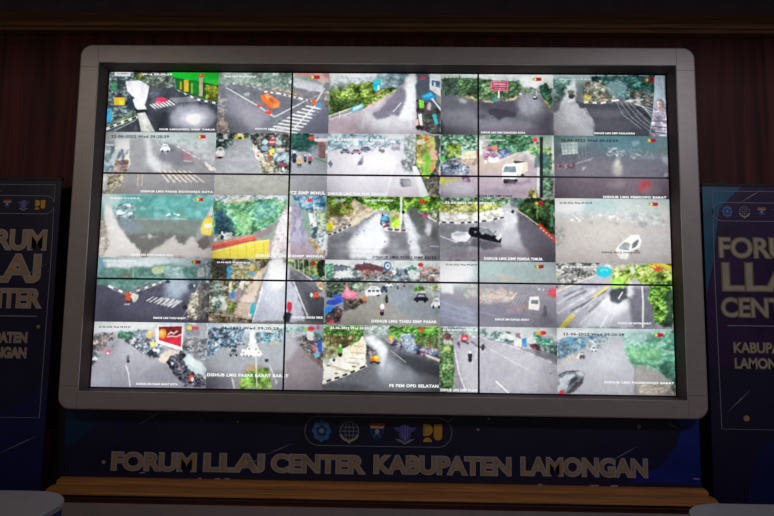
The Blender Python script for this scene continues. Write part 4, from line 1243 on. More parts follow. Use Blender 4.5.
('p','a0a8b8',(586,229,594,213,627,213,633,228),1,0),
('e','1c1e22',584,254,8.3,9,1,0),
('e','1c1e22',634,254,8.3,9,1,0),
('p','eef0f2',(671,273,684,257,690,235,719,234,726,260,735,269,736,289,671,289),1,0),
('p','8c98a4',(687,260,693,242,716,242,721,260),1,0),
('e','1c1e22',686,290,5.9,10.6,1,0),
('e','1c1e22',721,290,5.9,10.6,1,0),
('e','d83838',48,391,14,12,1,0),
('e','e03430',605,28,18,13,1,0)],
[('DISHUB LMG TUGU SIMP PASAR', 301, 392, 709, 20, '#f4f6f8')]),
(3,3,'foggy road with a pale van',1.43,[
('g',[(-4,'a0b4b8'),(74,'94a4a4'),(143,'848890'),(269,'706e78'),(410,'6c6c7c')]),
('e','e8f0f6',46,59,170,100,0.9,40),
('e','90b0ac',358,45,150,50,0.6,30),
('e','7c9490',494,92,160,60,0.6,30),
('p','e8eef4',(9,147,80,146,80,200,9,201),0.8,8),
('e','d8c8cc',124,97,50,40,0.4,16),
('t',['a8b0a0','c8b8a0','788c80'],20,(144,146,241,154,241,222,144,233),0.5,8,1),
('p','6c6870',(241,144,474,141,707,148,713,395,240,401),0.55,14),
('e','5c5c6c',357,318,180,60,0.5,30),
('p','8088a4',(-2,225,221,319,221,397,-1,400),0.6,20),
('l','a8acc0',5,(8,254,221,329),0.45,4),
('l','a8acc0',5,(8,298,221,358),0.45,4),
('l','a8acc0',5,(8,342,221,387),0.45,4),
('l','989ca8',5,(144,291,569,392),0.4,4),
('l','d09878',14,(250,230,377,222,454,229),0.75,4),
('t',['c88c70','8c807c','a8a098','b0c4c0'],13,(246,174,474,171,444,254,250,266),0.6,4,1),
('l','e8dcb0',6,(449,234,479,195),0.8,3),
('l','989aa0',4,(474,219,444,278),0.6,2),
('l','989aa0',4,(501,211,462,278),0.6,2),
('l','989aa0',4,(528,203,479,277),0.6,2),
('l','989aa0',4,(555,195,496,277),0.6,2),
('e','c89c84',416,103,60,18,0.4,8),
('e','a86458',512,287,80,10,0.4,8),
('t',['8c6c74','80808c'],14,(405,269,512,267,511,325,405,327),0.4,6,1),
('p','e4e0dc',(563,220,617,217,624,256,618,303,555,294,556,257),1,2),
('p','4c5058',(570,239,614,237,614,264,566,263),0.9,2),
('p','d8b490',(560,276,616,276,616,289,560,290),0.7,3),
('e','383c44',657,304,12,40,0.7,7),
('e','c83848',704,192,26,28,0.85,9),
('e','c0ccd4',615,171,8,8,0.7,3),
('e','d0dce4',647,173,7,7,0.8,3),
('e','4c4854',656,362,40,40,0.4,16),
('p','a81a22',(613,20,650,19,650,41,613,41),1,0),
('e','d2a82c',609,30,12,11,1,0),
('e','f8e890',612,30,5,5,1,0),
('e','4c7c30',600,30,5,9,0.7,0)],
[('22-06-2022 Wed 09:20:29', 36, 28, 233, 13, '#16181c'), ('DISHUB LMG GAPURA BARAT', 345, 369, 557, 15, '#f4f6f8')]),
(4,3,'wet road with yellow lines and a turquoise vehicle',1.6,[
('g',[(-6,'8c8c88'),(91,'8c8c90'),(189,'84848c'),(407,'6c6c78')]),
('t',['4c4c4c','a8a8a4','2c3030','e0e0dc','6c6460'],13,(0,3,287,0,256,73,149,123,-2,174),1,1,1),
('t',['d8d0a8','e8e4c8','a8a078'],13,(2,57,38,61,33,110,1,115),0.9,2,1),
('p','8c8c98',(256,83,333,82,380,140,573,138,604,397,-6,406,-3,203),1,5),
('l','e0ccb0',9,(2,188,149,118,246,83),0.8,3),
('l','3c3e46',12,(50,212,167,162),0.6,5),
('l','3c3e46',12,(87,308,312,175),0.6,5),
('l','3c3e46',12,(50,241,186,181),0.6,5),
('l','3c3e46',12,(126,288,224,239),0.6,5),
('l','3c3e46',12,(203,307,301,218),0.6,5),
('l','d4d4e4',12,(10,319,244,171),0.6,6),
('l','d4d4e4',12,(11,261,138,182),0.6,6),
('l','d4d4e4',12,(144,385,310,238),0.6,6),
('l','d4d4e4',12,(48,376,145,288),0.6,6),
('e','f0f4fc',368,256,80,50,0.8,22),
('p','c8ccdc',(310,238,435,246,395,314,278,402,163,403),0.65,20),
('e','4c505c',226,142,70,12,0.5,8),
('p','22262a',(341,160,448,149,456,207,397,251,330,237),0.85,9),
('p','3c3c44',(448,149,611,147,613,397,470,399,454,284),0.7,14),
('e','e0e4ec',461,168,20,40,0.7,12),
('p','e0bc38',(219,221,322,141,334,148,248,214),1,0),
('p','e4c040',(9,410,92,323,121,327,47,410),1,0),
('p','a08830',(47,386,87,347,94,352,57,393),0.5,2),
('l','f4f4f8',6,(388,222,413,183),1,0),
('l','f0f0f6',6,(273,402,318,329),1,1),
('l','e8e8f0',5,(170,278,253,214),0.7,2),
('l','dce0e8',4,(321,401,377,285),0.5,3),
('l','e0ece8',9,(536,143,539,244,532,398),0.85,3),
('p','14a8c8',(257,39,286,24,344,28,348,77,304,94,256,83),1,2),
('p','5cd4e4',(271,44,329,41,329,55,274,59),0.7,3),
('e','e8f4f8',325,24,24,8,0.9,4),
('t',['6c8c2c','a0c040','3c5c24','c8d868','50742c'],20,(349,14,732,-6,727,136,573,138,478,100,448,139,351,131),1,2,1),
('p','70d038',(347,101,420,102,423,154,351,155),0.9,4),
('e','e8f0c8',382,74,18,8,0.9,3),
('e','b8e070',380,130,26,7,0.9,3),
('t',['e0b080','d8d8c0','a0a884'],13,(354,9,442,8,441,47,353,48),0.8,3,1),
('t',['4c8c28','7cb43c','2c5c20','98cc54','203c1c'],20,(593,118,728,106,719,396,604,378,593,263,570,234),1,2,1),
('t',['1c2c24','2c3c34','344838'],18,(682,185,726,165,719,396,652,397,683,310),0.9,5,1),
('e','f0f4f4',474,46,12,28,0.7,6),
('l','e8a01c',26,(616,1,674,12,727,40),1,1),
('l','fcd048',9,(626,-4,683,10,727,32),0.9,1),
('e','d83c24',630,28,36,14,1,3),
('e','f8b838',610,18,16,10,1,3)],
[('22-06-2022 Wed 09:20:29', 34, 34, 237, 15, '#f4f6f8'), ('DISHUB LMG GAPURA BARAT', 379, 382, 587, 15, '#f4f6f8')]),
(0,4,'street with a red billboard and parked motorcycles',1.75,[
('g',[(-8,'c0ccd4'),(41,'a8b4bc'),(89,'7c8088'),(185,'76767e'),(402,'6c6a74')]),
('p','e8eef2',(-7,2,407,-4,380,30,243,47,126,68,-2,74),0.7,12),
('t',['8c4c38','383c40','b07c60','22282c','5c6468','8c9498'],13,(-1,89,66,64,132,82,134,131,65,199,3,229),1,1,1),
('t',['22282c','40484c','8c9498'],16,(-1,171,53,161,65,209,4,248),0.8,3,1),
('e','d8e0dc',18,234,16,18,0.9,4),
('e','202428',14,258,26,14,0.9,4),
('t',['3c6c54','5c8c74','2c4c3c'],15,(165,62,253,61,256,105,167,106),1,3,1),
('t',['586878','98a4ac','3c4c58'],12,(243,52,361,50,364,98,246,100),0.9,2,1),
('p','74747e',(109,121,168,111,351,224,440,242,592,354,574,393,4,401,11,277),1,7),
('e','8c8c98',231,187,70,60,0.5,26),
('e','60606a',453,318,130,60,0.6,30),
('p','7c7a84',(320,205,449,242,316,311),0.5,10),
('e','8088a0',46,372,60,40,0.5,20),
('t',['3c4048','c8d0d8','5c6c7c','242830','8c98a8','4c4450'],12,(182,106,383,93,465,155,429,218,350,214,259,158),1,1,1),
('e','d8c040',385,137,18,15,1,2),
('e','c89c50',364,74,26,26,1,3),
('e','e8d8b0',362,67,12,12,0.8,3),
('e','e8ecf0',407,173,22,9,0.9,3),
('e','1c2028',388,199,36,18,0.8,5),
('p','ced4d8',(396,40,410,40,415,151,402,151),1,0),
('p','e4e8ec',(407,18,572,14,569,173,416,132),1,0),
('p','5c1c20',(415,28,562,22,562,96,420,88),1,0),
('p','b81c2c',(418,73,481,92,562,81,562,152,419,112),1,0),
('e','e07020',441,70,24,30,1,0),
('e','f0a850',437,68,12,18,0.8,2),
('l','f0e4d8',6,(475,78,494,60,510,71,533,54),0.95,1),
('l','f0e4d8',5,(471,89,500,85,530,88,559,74),0.95,1),
('p','787c84',(573,8,712,-3,717,94,584,91),1,3),
('p','4c545c',(588,28,674,26,677,84,591,86),0.6,5),
('t',['4c4c54','8c9098','34363c','a8acb0'],17,(575,96,721,93,728,238,573,173),0.9,3,1),
('p','5c545c',(638,95,656,94,661,219,644,220),0.9,2),
('e','b0704c',610,119,14,10,0.6,4),
('p','bca890',(419,223,466,174,563,173,526,212,470,256,425,240),0.95,4),
('t',['1c1e26','343844','78808c','101218','5c4450'],12,(487,212,573,173,605,230,657,306,726,324,729,390,593,392,531,317,469,251),1,1,1),
('p','9cb8c0',(581,225,613,196,704,248,730,286,717,329,668,315,588,268),1,3),
('p','d4e8ec',(600,220,624,212,699,257,706,295,666,286,607,259),0.8,5),
('e','d8402c',632,344,14,16,1,3),
('e','f8f4f4',642,349,9,12,1,2),
('e','e8e8ec',509,260,9,8,0.8,3),
('e','f0e8ea',724,335,12,12,0.7,3),
('l','dcdce2',6,(221,269,240,321,254,398),0.85,2),
('e','3c4450',231,226,9,20,1,2),
('e','22262c',234,245,10,9,1,2),
('e','c83848',105,187,14,14,1,3),
('e','e0e0e8',102,197,8,7,0.9,2),
('e','4c4c50',137,155,7,18,0.8,3),
('e','e0d020',611,33,18,12,1,2),
('p','b82430',(623,23,662,23,663,44,624,45),0.9,2)],
[('22-06-2022 Wed 09:20:29', 35, 38, 237, 14, '#16181c'), ('DISHUB LMG PASAR BARAT KOTA', 293, 389, 552, 15, '#f4f6f8')]),
(1,4,'roundabout with a white monument',1.3,[
('g',[(-5,'b8ccd8'),(53,'90a4b0'),(120,'8c949c'),(235,'8a8c94'),(403,'747078')]),
('e','e8f0f4',274,25,230,30,0.8,14),
('t',['48607c','c8d8e0','7c94a8','2c3c4c','90a8b8','3c5878'],14,(0,28,226,30,220,141,103,153,9,231),1,1,1),
('t',['3c5064','90b0bc','c8d4d8','4c8c9c'],13,(305,53,470,41,463,109,317,121),1,1,1),
('t',['48607c','90a4b4'],14,(6,173,47,201,10,250),0.7,4,1),
('p','8c9098',(103,153,220,141,473,119,497,281,410,282,312,255,167,295,21,288,28,221),0.8,10),
('p','70747c',(136,186,148,174,154,157,183,156,190,175,200,182,201,197,136,198),1,0),
('p','303840',(151,176,157,162,180,162,185,175),1,0),
('e','1c1e22',150,199,5.9,8,1,0),
('e','1c1e22',186,198,5.9,8,1,0),
('p','4c5c68',(132,141,143,133,149,121,175,121,182,134,190,139,191,148,132,149),1,0),
('p','a0b0b8',(146,134,151,125,172,125,177,134),1,0),
('e','1c1e22',145,150,5.4,5.4,1,0),
('e','1c1e22',178,149,5.4,5.4,1,0),
('p','a0b0b4',(187,121,198,113,203,103,227,103,233,114,241,118,242,127,187,128),1,0),
('p','4c6068',(200,115,205,106,225,106,229,114),1,0),
('e','1c1e22',199,128,5,4.8,1,0),
('e','1c1e22',230,128,5,4.8,1,0),
('p','5cb0bc',(350,99,360,92,364,82,386,82,391,93,399,97,399,105,350,106),1,0),
('p','2c5c68',(362,93,366,86,384,85,388,93),1,0),
('e','1c1e22',361,106,4.5,4.5,1,0),
('e','1c1e22',388,106,4.5,4.5,1,0),
('e','a8a484',424,117,40,14,0.8,6),
('p','f4f2ea',(267,54,297,53,307,130,328,169,362,173,339,197,212,201,221,170,259,155),0.98,3),
('p','ffffff',(272,25,290,25,296,140,275,141),0.9,4),
('e','50505c',232,201,6,6,0.9,1),
('e','50505c',253,201,6,6,0.9,1),
('e','50505c',276,200,6,6,0.9,1),
('e','50505c',324,180,6,6,0.9,1),
('e','50505c',348,176,6,6,0.9,1),
('e','50505c',264,158,6,6,0.9,1),
('e','50505c',308,159,6,6,0.9,1),
('e','50505c',231,180,6,6,0.9,1),
('l','d8d8d4',4,(226,185,348,184),0.8,2),
('p','7a7076',(510,70,570,98,729,268,737,392,500,395,499,185),1,6),
('p','a8acb4',(496,70,549,79,571,146,496,243),0.6,16),
('e','847c80',594,280,60,80,0.4,26),
('t',['3c6c60','70a094','c8dcd8'],13,(392,28,606,20,607,49,402,52),0.8,3,1),
('t',['b0a8a4','e0d8d0','8c8c8c'],13,(505,51,588,50,569,88,511,80),0.7,4,1),
('t',['7c8488','2c3034','c0c0c0','5c4c48','8c7464'],12,(560,88,646,49,735,96,739,268,670,231,590,146),1,1,1),
('p','d8dcdc',(626,39,665,39,667,97,628,97),0.9,3),
('p','2c58b0',(688,96,718,101,722,177,693,168),1,2),
('p','2c6c50',(665,39,734,76,735,96,666,68),0.8,4),
('e','60a4c8',690,183,14,20,0.9,3),
('e','d85c70',668,145,14,12,0.9,4),
('e','d04c8c',694,14,14,18,0.8,4),
('p','6c5c50',(611,184,660,221,734,268,734,244,669,193),0.7,4),
('e','2c3038',376,226,12,11,1,2),
('e','8c8c94',375,214,6,5,1,0),
('p','7c745c',(196,400,235,285,283,256,390,268,423,396),0.6,8),
('t',['5c9c3c','3c7428','8cb850','a08c50'],15,(205,400,231,314,274,284,390,273,413,396),1,4,1),
('t',['b08868','8c7c50'],14,(253,251,311,250,313,293,255,294),0.7,5,1),
('l','f0ece4',6,(164,338,181,400),0.9,1),
('l','d8d0cc',5,(394,254,446,368),0.8,2),
('l','e0e8d8',6,(307,179,321,388),0.85,1),
('e','e8e4d8',441,356,8,14,0.9,2),
('p','5c5c66',(8,336,149,329,171,400,11,403),0.7,10),
('p','6c6c74',(420,292,487,281,491,395,442,396),0.5,10),
('e','48d040',621,32,16,12,1,2),
('p','e8e440',(611,28,630,28,630,37,612,38),0.8,3),
('e','e03840',649,27,22,14,1,2)],
[('06-2022 Wed 09:20:29', 84, 37, 446, 20, '#16181c'), ('DISHUB LMG PASAR BARAT BARAT', 1, 330, 516, 22, '#f4f6f8')]),
(2,4,'tiled pavement and a yellow three wheeler',1.15,[
('g',[(-3,'8cac78'),(74,'8c9494'),(237,'6c6e78'),(404,'5c5c62')]),
('t',['4c8c2c','78a848','2c5c20','b0c880','386c28'],18,(-2,12,256,8,248,86,181,125,2,147),1,2,1),
('t',['7c5c3c','c8b48c','5c7c38','3c3820'],14,(0,70,199,57,162,154,3,204),0.9,2,1),
('l','5c4430',8,(43,59,49,146),0.8,2),
('l','5c4430',8,(92,59,98,145),0.8,2),
('l','5c4430',8,(145,58,151,144),0.8,2),
('l','5c4430',8,(184,58,190,144),0.8,2),
('t',['e0e8e0','88a4b0','b8c8c0'],13,(256,8,402,6,403,64,306,65),0.9,3,1),
('p','ecdcc0',(248,66,262,85,279,191,270,257,117,326,7,366,3,209,123,154,209,105),1,3),
('p','f8f0e4',(133,193,269,181,260,248,78,317,6,347,4,261),0.8,10),
('t',['e4c49c','8cb868','f0e0c0','c89c70'],14,(6,147,113,126,114,193,8,223),0.9,3,1),
('l','8c7c5c',5,(28,250,96,265,184,287),0.8,1),
('l','8c7c5c',5,(163,204,250,210),0.8,1),
('l','8c7c5c',5,(87,274,174,287),0.8,1),
('l','8c7c5c',5,(144,231,222,239),0.8,1),
('l','8c7c5c',5,(195,129,249,134),0.8,1),
('l','8c7c5c',5,(177,171,269,176),0.8,1),
('e','64584c',87,300,14,5,0.9,2),
('e','64584c',195,256,14,5,0.9,2),
('e','64584c',38,253,14,5,0.9,2),
('e','e0c060',212,144,24,8,0.7,4),
('e','202228',109,182,13.6,17.6,1,0),
('e','4ca83c',108,156,16,21.6,1,0),
('e','e0e0c8',108,130,8.8,9.6,1,0),
('e','202228',71,217,8.5,11,1,0),
('e','7898a0',71,201,10,13.5,1,0),
('e','c0b8a8',70,185,5.5,6,1,0),
('e','88b0b8',28,232,16,14,0.8,4),
('p','66686f',(269,191,277,85,354,74,413,112,530,158,733,222,733,393,8,404,7,371,184,306,265,258),1,4),
('p','eef6fc',(267,66,315,65,374,103,404,160,386,246,357,256,346,161,277,104),0.95,14),
('e','b4bcc8',396,265,60,60,0.7,28),
('e','8c929c',474,321,130,50,0.6,34),
('p','34363c',(452,159,733,232,733,317,589,291,492,226),0.75,16),
('e','3c3e44',137,383,160,24,0.5,14),
('l','c0c8c8',6,(423,155,516,225),0.7,3),
('k','f4ecdc','26282c',26,15,(6,355,107,322,203,282,270,250)),
('p','2c3038',(268,114,297,142,288,190,271,191),0.8,5),
('t',['5c5c68','c8c0c8','8c6c60'],12,(283,143,336,142,337,190,284,190),1,2,1),
('p','e8a02c',(296,190,348,188,353,226,299,228),1,2),
('p','d84c28',(296,205,322,204,323,226,299,227),0.8,2),
('e','fce060',332,197,12,8,1,2),
('e','22201e',323,233,30,7,0.9,3),
('t',['5cac38','3c8028','98d068','2c5c28','78bc4c'],20,(402,6,722,2,723,136,607,109,510,101,412,64),1,2,1),
('t',['3c5c34','6c8c54','7c5c3c'],15,(568,81,727,69,728,175,588,157),0.9,3,1),
('l','5c4838',8,(616,52,619,138),0.8,2),
('l','5c4838',8,(664,51,668,137),0.8,2),
('l','5c4838',8,(703,50,706,137),0.8,2),
('t',['3c3c50','c8c8d4','b05c70','5c6c88','2c2c38'],12,(403,83,510,101,732,146,733,213,588,177,413,122),1,1,1),
('e','f0c83c',418,81,15,18,1,3),
('e','e86c50',413,93,9,9,0.9,2),
('p','b8c8dc',(485,53,558,52,573,110,568,163,506,159,491,111),0.95,3),
('t',['6c84a4','e4ecf4','3c4c64'],12,(490,53,567,52,568,163,501,159),0.8,1,1),
('t',['4c84c0','d8e0e8','5c6c7c','a85050'],12,(588,138,723,146,723,184,607,172),0.7,2,1),
('l','e8d4c4',14,(651,183,733,215),1,2),
('e','3878c0',578,143,14,9,0.8,3),
('e','e0502c',614,25,18,13,1,2),
('e','e0a050',602,33,6,6,0.9,2)],
[('22-06-2022 Wed 09:20:29', 43, 27, 315, 18, '#f4f6f8'), ('FE PEM OPD SELATAN', 417, 379, 729, 22, '#f4f6f8')]),
(3,4,'wide grey road with a red vehicle far off',1.42,[
('g',[(0,'c8d4d4'),(48,'a4aaae'),(115,'9c9ca4'),(405,'8e8c98')]),
('t',['3c5c3c','6c8c54','2c4430','90a470'],18,(-6,10,47,9,86,80,96,404,-4,405),1,2,1),
('t',['6ca050','3c6c34','a8c080','2c5434'],18,(18,110,76,119,96,252,67,385,19,386),1,2,1),
('t',['7c3438','3c2c2c','b0a09c'],14,(18,38,81,37,81,85,18,86),1,2,1),
('p','e8e4e0',(23,86,76,85,76,109,23,110),0.8,4),
('e','d0e070',47,138,20,16,0.7,5),
('t',['b0c4c4','e0ecec','5c7c78','90a8a8'],14,(47,9,289,6,289,49,67,52),0.9,2,1),
('p','9896a2',(86,61,240,59,308,73,490,123,729,229,726,394,115,403,96,195),1,4),
('p','b4b2bc',(96,100,182,98,240,288,240,392,154,393),0.45,20),
('e','b0aeb8',528,217,120,50,0.5,36),
('e','888692',374,248,160,70,0.4,40),
('e','a4a2ae',565,330,160,60,0.5,30),
('p','6c6c70',(86,61,96,195,158,393,106,403,81,195),0.5,6),
('l','ece8ec',7,(94,147,120,280,158,384),0.95,2),
('l','e4e0e8',6,(192,89,240,126,221,203),0.5,3),
('l','dcd8e0',6,(298,130,547,260),0.5,4),
('l','f8f8fc',8,(350,334,426,403),1,1),
('l','d8d6de',6,(279,73,490,132,691,215),0.6,3),
('l','b8bcb8',4,(545,392,642,320),0.5,3),
('e','5c5c68',685,272,12,6,0.9,3),
('p','6c6c72',(308,68,452,104,567,136,729,200,729,229,490,127,298,79),0.8,4),
('p','54565c',(567,131,730,167,729,214,605,169),0.7,6),
('t',['3c5c58','c8dcdc','8ca8a4','50706c','e4ecec'],13,(269,30,462,32,471,104,375,91,289,68),1,1,1),
('p','dfe8e8',(375,48,443,42,462,80,385,67),0.8,4),
('e','30343c',423,90,30,9,0.7,4),
('p','bcc8c4',(443,32,549,26,568,93,471,113),0.9,4),
('p','7c4448',(472,37,501,36,500,65,472,66),0.8,3),
('p','3878c0',(508,70,539,65,540,122,512,118),1,2),
('p','f0f0e0',(462,80,510,79,505,121,462,114),0.9,2),
('p','c8d8d4',(549,17,616,16,615,111,553,103),0.9,3),
('t',['2c8c68','48b088','205c48','a8d0c0'],15,(568,45,626,49,702,82,706,148,615,121),1,2,1),
('p','e4f0f4',(626,6,723,0,726,81,702,62,645,44),0.9,6),
('t',['a83850','3c2c38','705c68'],12,(553,103,615,102,634,154,567,131),1,2,1),
('t',['1c3c34','3c5450','c0ccc8'],12,(635,102,731,100,730,176,653,144),0.9,1,1),
('p','c83c40',(134,53,178,52,178,91,134,91),1,0),
('p','e8e8ec',(147,70,168,70,168,83,147,83),0.7,2),
('e','2c2c34',155,96,24,6,0.8,3),
('l','3c3c44',10,(197,93,242,126),0.8,4),
('e','5c4c6c',120,114,8,20,1,3),
('e','202228',269,135,8.5,11,1,0),
('e','40404c',269,119,10,13.5,1,0),
('e','c8b8c0',269,103,5.5,6,1,0),
('e','303038',264,126,22,9,0.8,4),
('e','e0e4ec',211,61,14,6,0.9,3),
('e','202228',190,204,11.9,15.4,1,0),
('e','20242c',190,181,14,18.9,1,0),
('e','f0f4f8',190,159,7.7,8.4,1,0),
('e','e02c28',640,34,22,13,1,2),
('e','f8b040',611,35,18,12,1,2),
('p','3c6ca8',(578,26,597,25,597,49,578,50),0.7,3)],
[('22-06-2022 Wed 09:20:29', 18, 28, 236, 14, '#f4f6f8'), ('DISHUB LMG SIMP PASAR', -4, 399, 235, 18, '#f4f6f8')]),
(4,4,'dark car on a pale road by green trees',1.49,[
('g',[(2,'b8ccd0'),(60,'94a8ac'),(136,'8c9098'),(269,'8c8c94'),(406,'888488')]),
('p','f4f8fa',(5,17,226,14,120,49,4,79),0.9,12),
('p','48647c',(4,84,91,59,245,42,311,51,215,100,108,149,2,198),0.85,8),
('t',['4c6c88','3c5464','90acbc','5c7888'],16,(4,84,225,47,244,90,99,149,2,189),0.8,3,1),
('p','4898d8',(62,64,100,59,105,87,66,94),0.6,6),
('p','9496a0',(311,61,407,50,452,173,478,258,465,399,-1,406,2,246,146,158,243,100),1,10),
('e','a8aab4',309,175,100,90,0.5,40),
('e','8a8890',277,327,160,70,0.4,40),
('t',['90a8ac','c8d8dc','4c606c','e4eef0'],12,(186,77,311,51,330,79,214,148,185,129),0.8,4,1),
('p','a49c98',(7,217,127,158,175,148,136,196,6,246),0.7,6),
('t',['c0b8b0','8c8880'],13,(50,183,166,148,136,187,50,212),0.7,4,1),
('p','5c4c50',(139,174,146,163,149,149,165,148,168,165,173,171,173,184,138,184),1,0),
('p','c8c0c4',(147,165,151,154,163,153,165,165),1,0),
('e','1c1e22',146,185,3.2,7,1,0),
('e','1c1e22',165,185,3.2,7,1,0),
('p','c0ccd4',(209,132,217,124,221,112,238,112,242,125,247,130,247,139,209,140),1,0),
('p','3c4c58',(219,125,223,116,236,116,239,125),1,0),
('e','1c1e22',217,141,3.6,5.4,1,0),
('e','1c1e22',239,140,3.6,5.4,1,0),
('e','8c98a0',191,105,14,10,0.8,4),
('t',['4c8c74','5ca080','3c7460','78b090','448468'],34,(408,31,734,7,723,320,620,265,488,248,423,173),0.95,10,1),
('p','68a860',(425,107,606,104,661,179,565,209,432,192),0.5,26),
('p','b0ccd0',(408,11,609,9,531,86,425,107),0.6,24),
('t',['2c5448','38644c','24443c'],24,(603,218,727,188,723,320,657,293),0.8,10,1),
('p','807c78',(470,220,564,228,657,293,723,311,720,395,465,399),0.8,12),
('l','54504c',5,(477,234,476,394),0.6,3),
('t',['a89888','8c8478','c0b0a0'],24,(504,342,722,339,720,395,503,398),0.8,6,1),
('t',['30584c','48705c'],15,(698,226,726,226,720,395,697,377),0.8,5,1),
('p','5c6068',(1,293,49,269,135,258,168,281,163,319,114,348,75,400,-1,401),1,3),
('p','a4acb8',(10,302,49,283,106,287,77,320,47,377,4,387),0.95,4),
('p','30343c',(57,358,67,320,115,296,134,308,95,339),0.95,2),
('l','26262e',6,(6,293,59,266,149,264),0.9,2),
('l','d8dce4',5,(77,315,47,387),0.7,3),
('p','c8ccd4',(106,268,149,262,163,291,134,300),0.6,4),
('p','2c2630',(86,353,163,305,162,333,94,400,56,405),0.8,5),
('e','d82838',26,398,18,10,1,3),
('p','a81a22',(615,27,657,26,657,47,615,48),1,0),
('e','d2a82c',611,37,12,11,1,0),
('e','f8e890',614,37,5,5,1,0),
('e','4c7c30',602,37,5,9,0.7,0)],
[('22-06-2022 Wed 09:20:29', 38, 46, 415, 20, '#16181c'), ('DISHUB LMG PAGERWOJO BARAT', 286, 340, 715, 20, '#f4f6f8')]),
]

def pairs(a): return list(zip(a[::2], a[1::2]))
def draw(cv, ops):
    for o in ops:
        kd = o[0]
        if kd == 'g': cv.grad(o[1])
        elif kd == 'p': cv.poly(o[1], pairs(o[2]), *o[3:])
        elif kd == 'l': cv.line(o[1], o[2], pairs(o[3]), *o[4:])
        elif kd == 'e': cv.ell(*o[1:])
        elif kd == 't': cv.clutter(o[1], o[2], pairs(o[3]), *o[4:])
        elif kd == 'k': cv.kerb(o[1], o[2], o[3], o[4], pairs(o[5]))
        elif kd == 'z': cv.zebra(o[1], *pairs(o[2]), *o[3:])

def picture_mesh(name, img, x0, z1, w, h, y):
    ny, nx = RY, RX
    xs = np.linspace(x0, x0 + w, nx); zs = np.linspace(z1, z1 - h, ny)
    co = np.empty((ny, nx, 3), np.float32); co[..., 0] = xs[None]; co[..., 1] = y; co[..., 2] = zs[:, None]
    idx = np.arange(nx * ny).reshape(ny, nx)
    q = np.stack([idx[:-1, :-1], idx[1:, :-1], idx[1:, 1:], idx[:-1, 1:]], -1).reshape(-1, 4)
    me = bpy.data.meshes.new(name); me.vertices.add(nx * ny); me.vertices.foreach_set('co', co.ravel())
    me.loops.add(q.size); me.loops.foreach_set('vertex_index', q.ravel().astype(np.int32))
    me.polygons.add(len(q)); me.polygons.foreach_set('loop_start', np.arange(0, q.size, 4, dtype=np.int32))
    me.update(calc_edges=True)
    at = me.color_attributes.new('picture', 'FLOAT_COLOR', 'POINT')
    rgba = np.ones((nx * ny, 4), np.float32); rgba[:, :3] = img.reshape(-1, 3); at.data.foreach_set('color', rgba.ravel())
    return me

for n, (c, r, label, tone, ops, texts) in enumerate(FEEDS):
    cv = Canvas(100 + n); draw(cv, ops)
    x0 = -1.82 + c * .728; z1 = ZC + 1.025 - r * .41
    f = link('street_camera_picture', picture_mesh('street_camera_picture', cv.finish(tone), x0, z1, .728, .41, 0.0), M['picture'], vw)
    f['label'] = label
    for (s, xa, yb, xb, hh, colr) in texts:
        lum = int(colr[1:3], 16); m = M['txt_white'] if lum > 225 else M['txt_black'] if lum < 60 else M['txt_grey']
        xa = max(6, xa); xb = min(722, xb)
        nm = 'clock_readout' if ':' in s else 'caption'
        place_text(nm, s, x0 + xa / 1000, x0 + xb / 1000, z1 - yb / 1000, z1 - (yb - hh * .88) / 1000, -0.0012, m, f, bold=0.05 if lum > 60 else 0.03, spacing=1.15)

# ------------------------------------------------------------------ printed banners
def clip_poly(pts, x0, x1, z0, z1):
    def cut(P, f, t):
        out = []
        for i in range(len(P)):
            a, b = P[i], P[(i+1) % len(P)]; fa, fb = f(a), f(b)
            if fa >= 0: out.append(a)
            if (fa >= 0) != (fb >= 0):
                k = fa / (fa - fb); out.append((a[0] + (b[0]-a[0])*k, a[1] + (b[1]-a[1])*k))
        return out
    for f in (lambda p: p[0]-x0, lambda p: x1-p[0], lambda p: p[1]-z0, lambda p: z1-p[1]):
        if pts: pts = cut(pts, f, 0)
    return pts

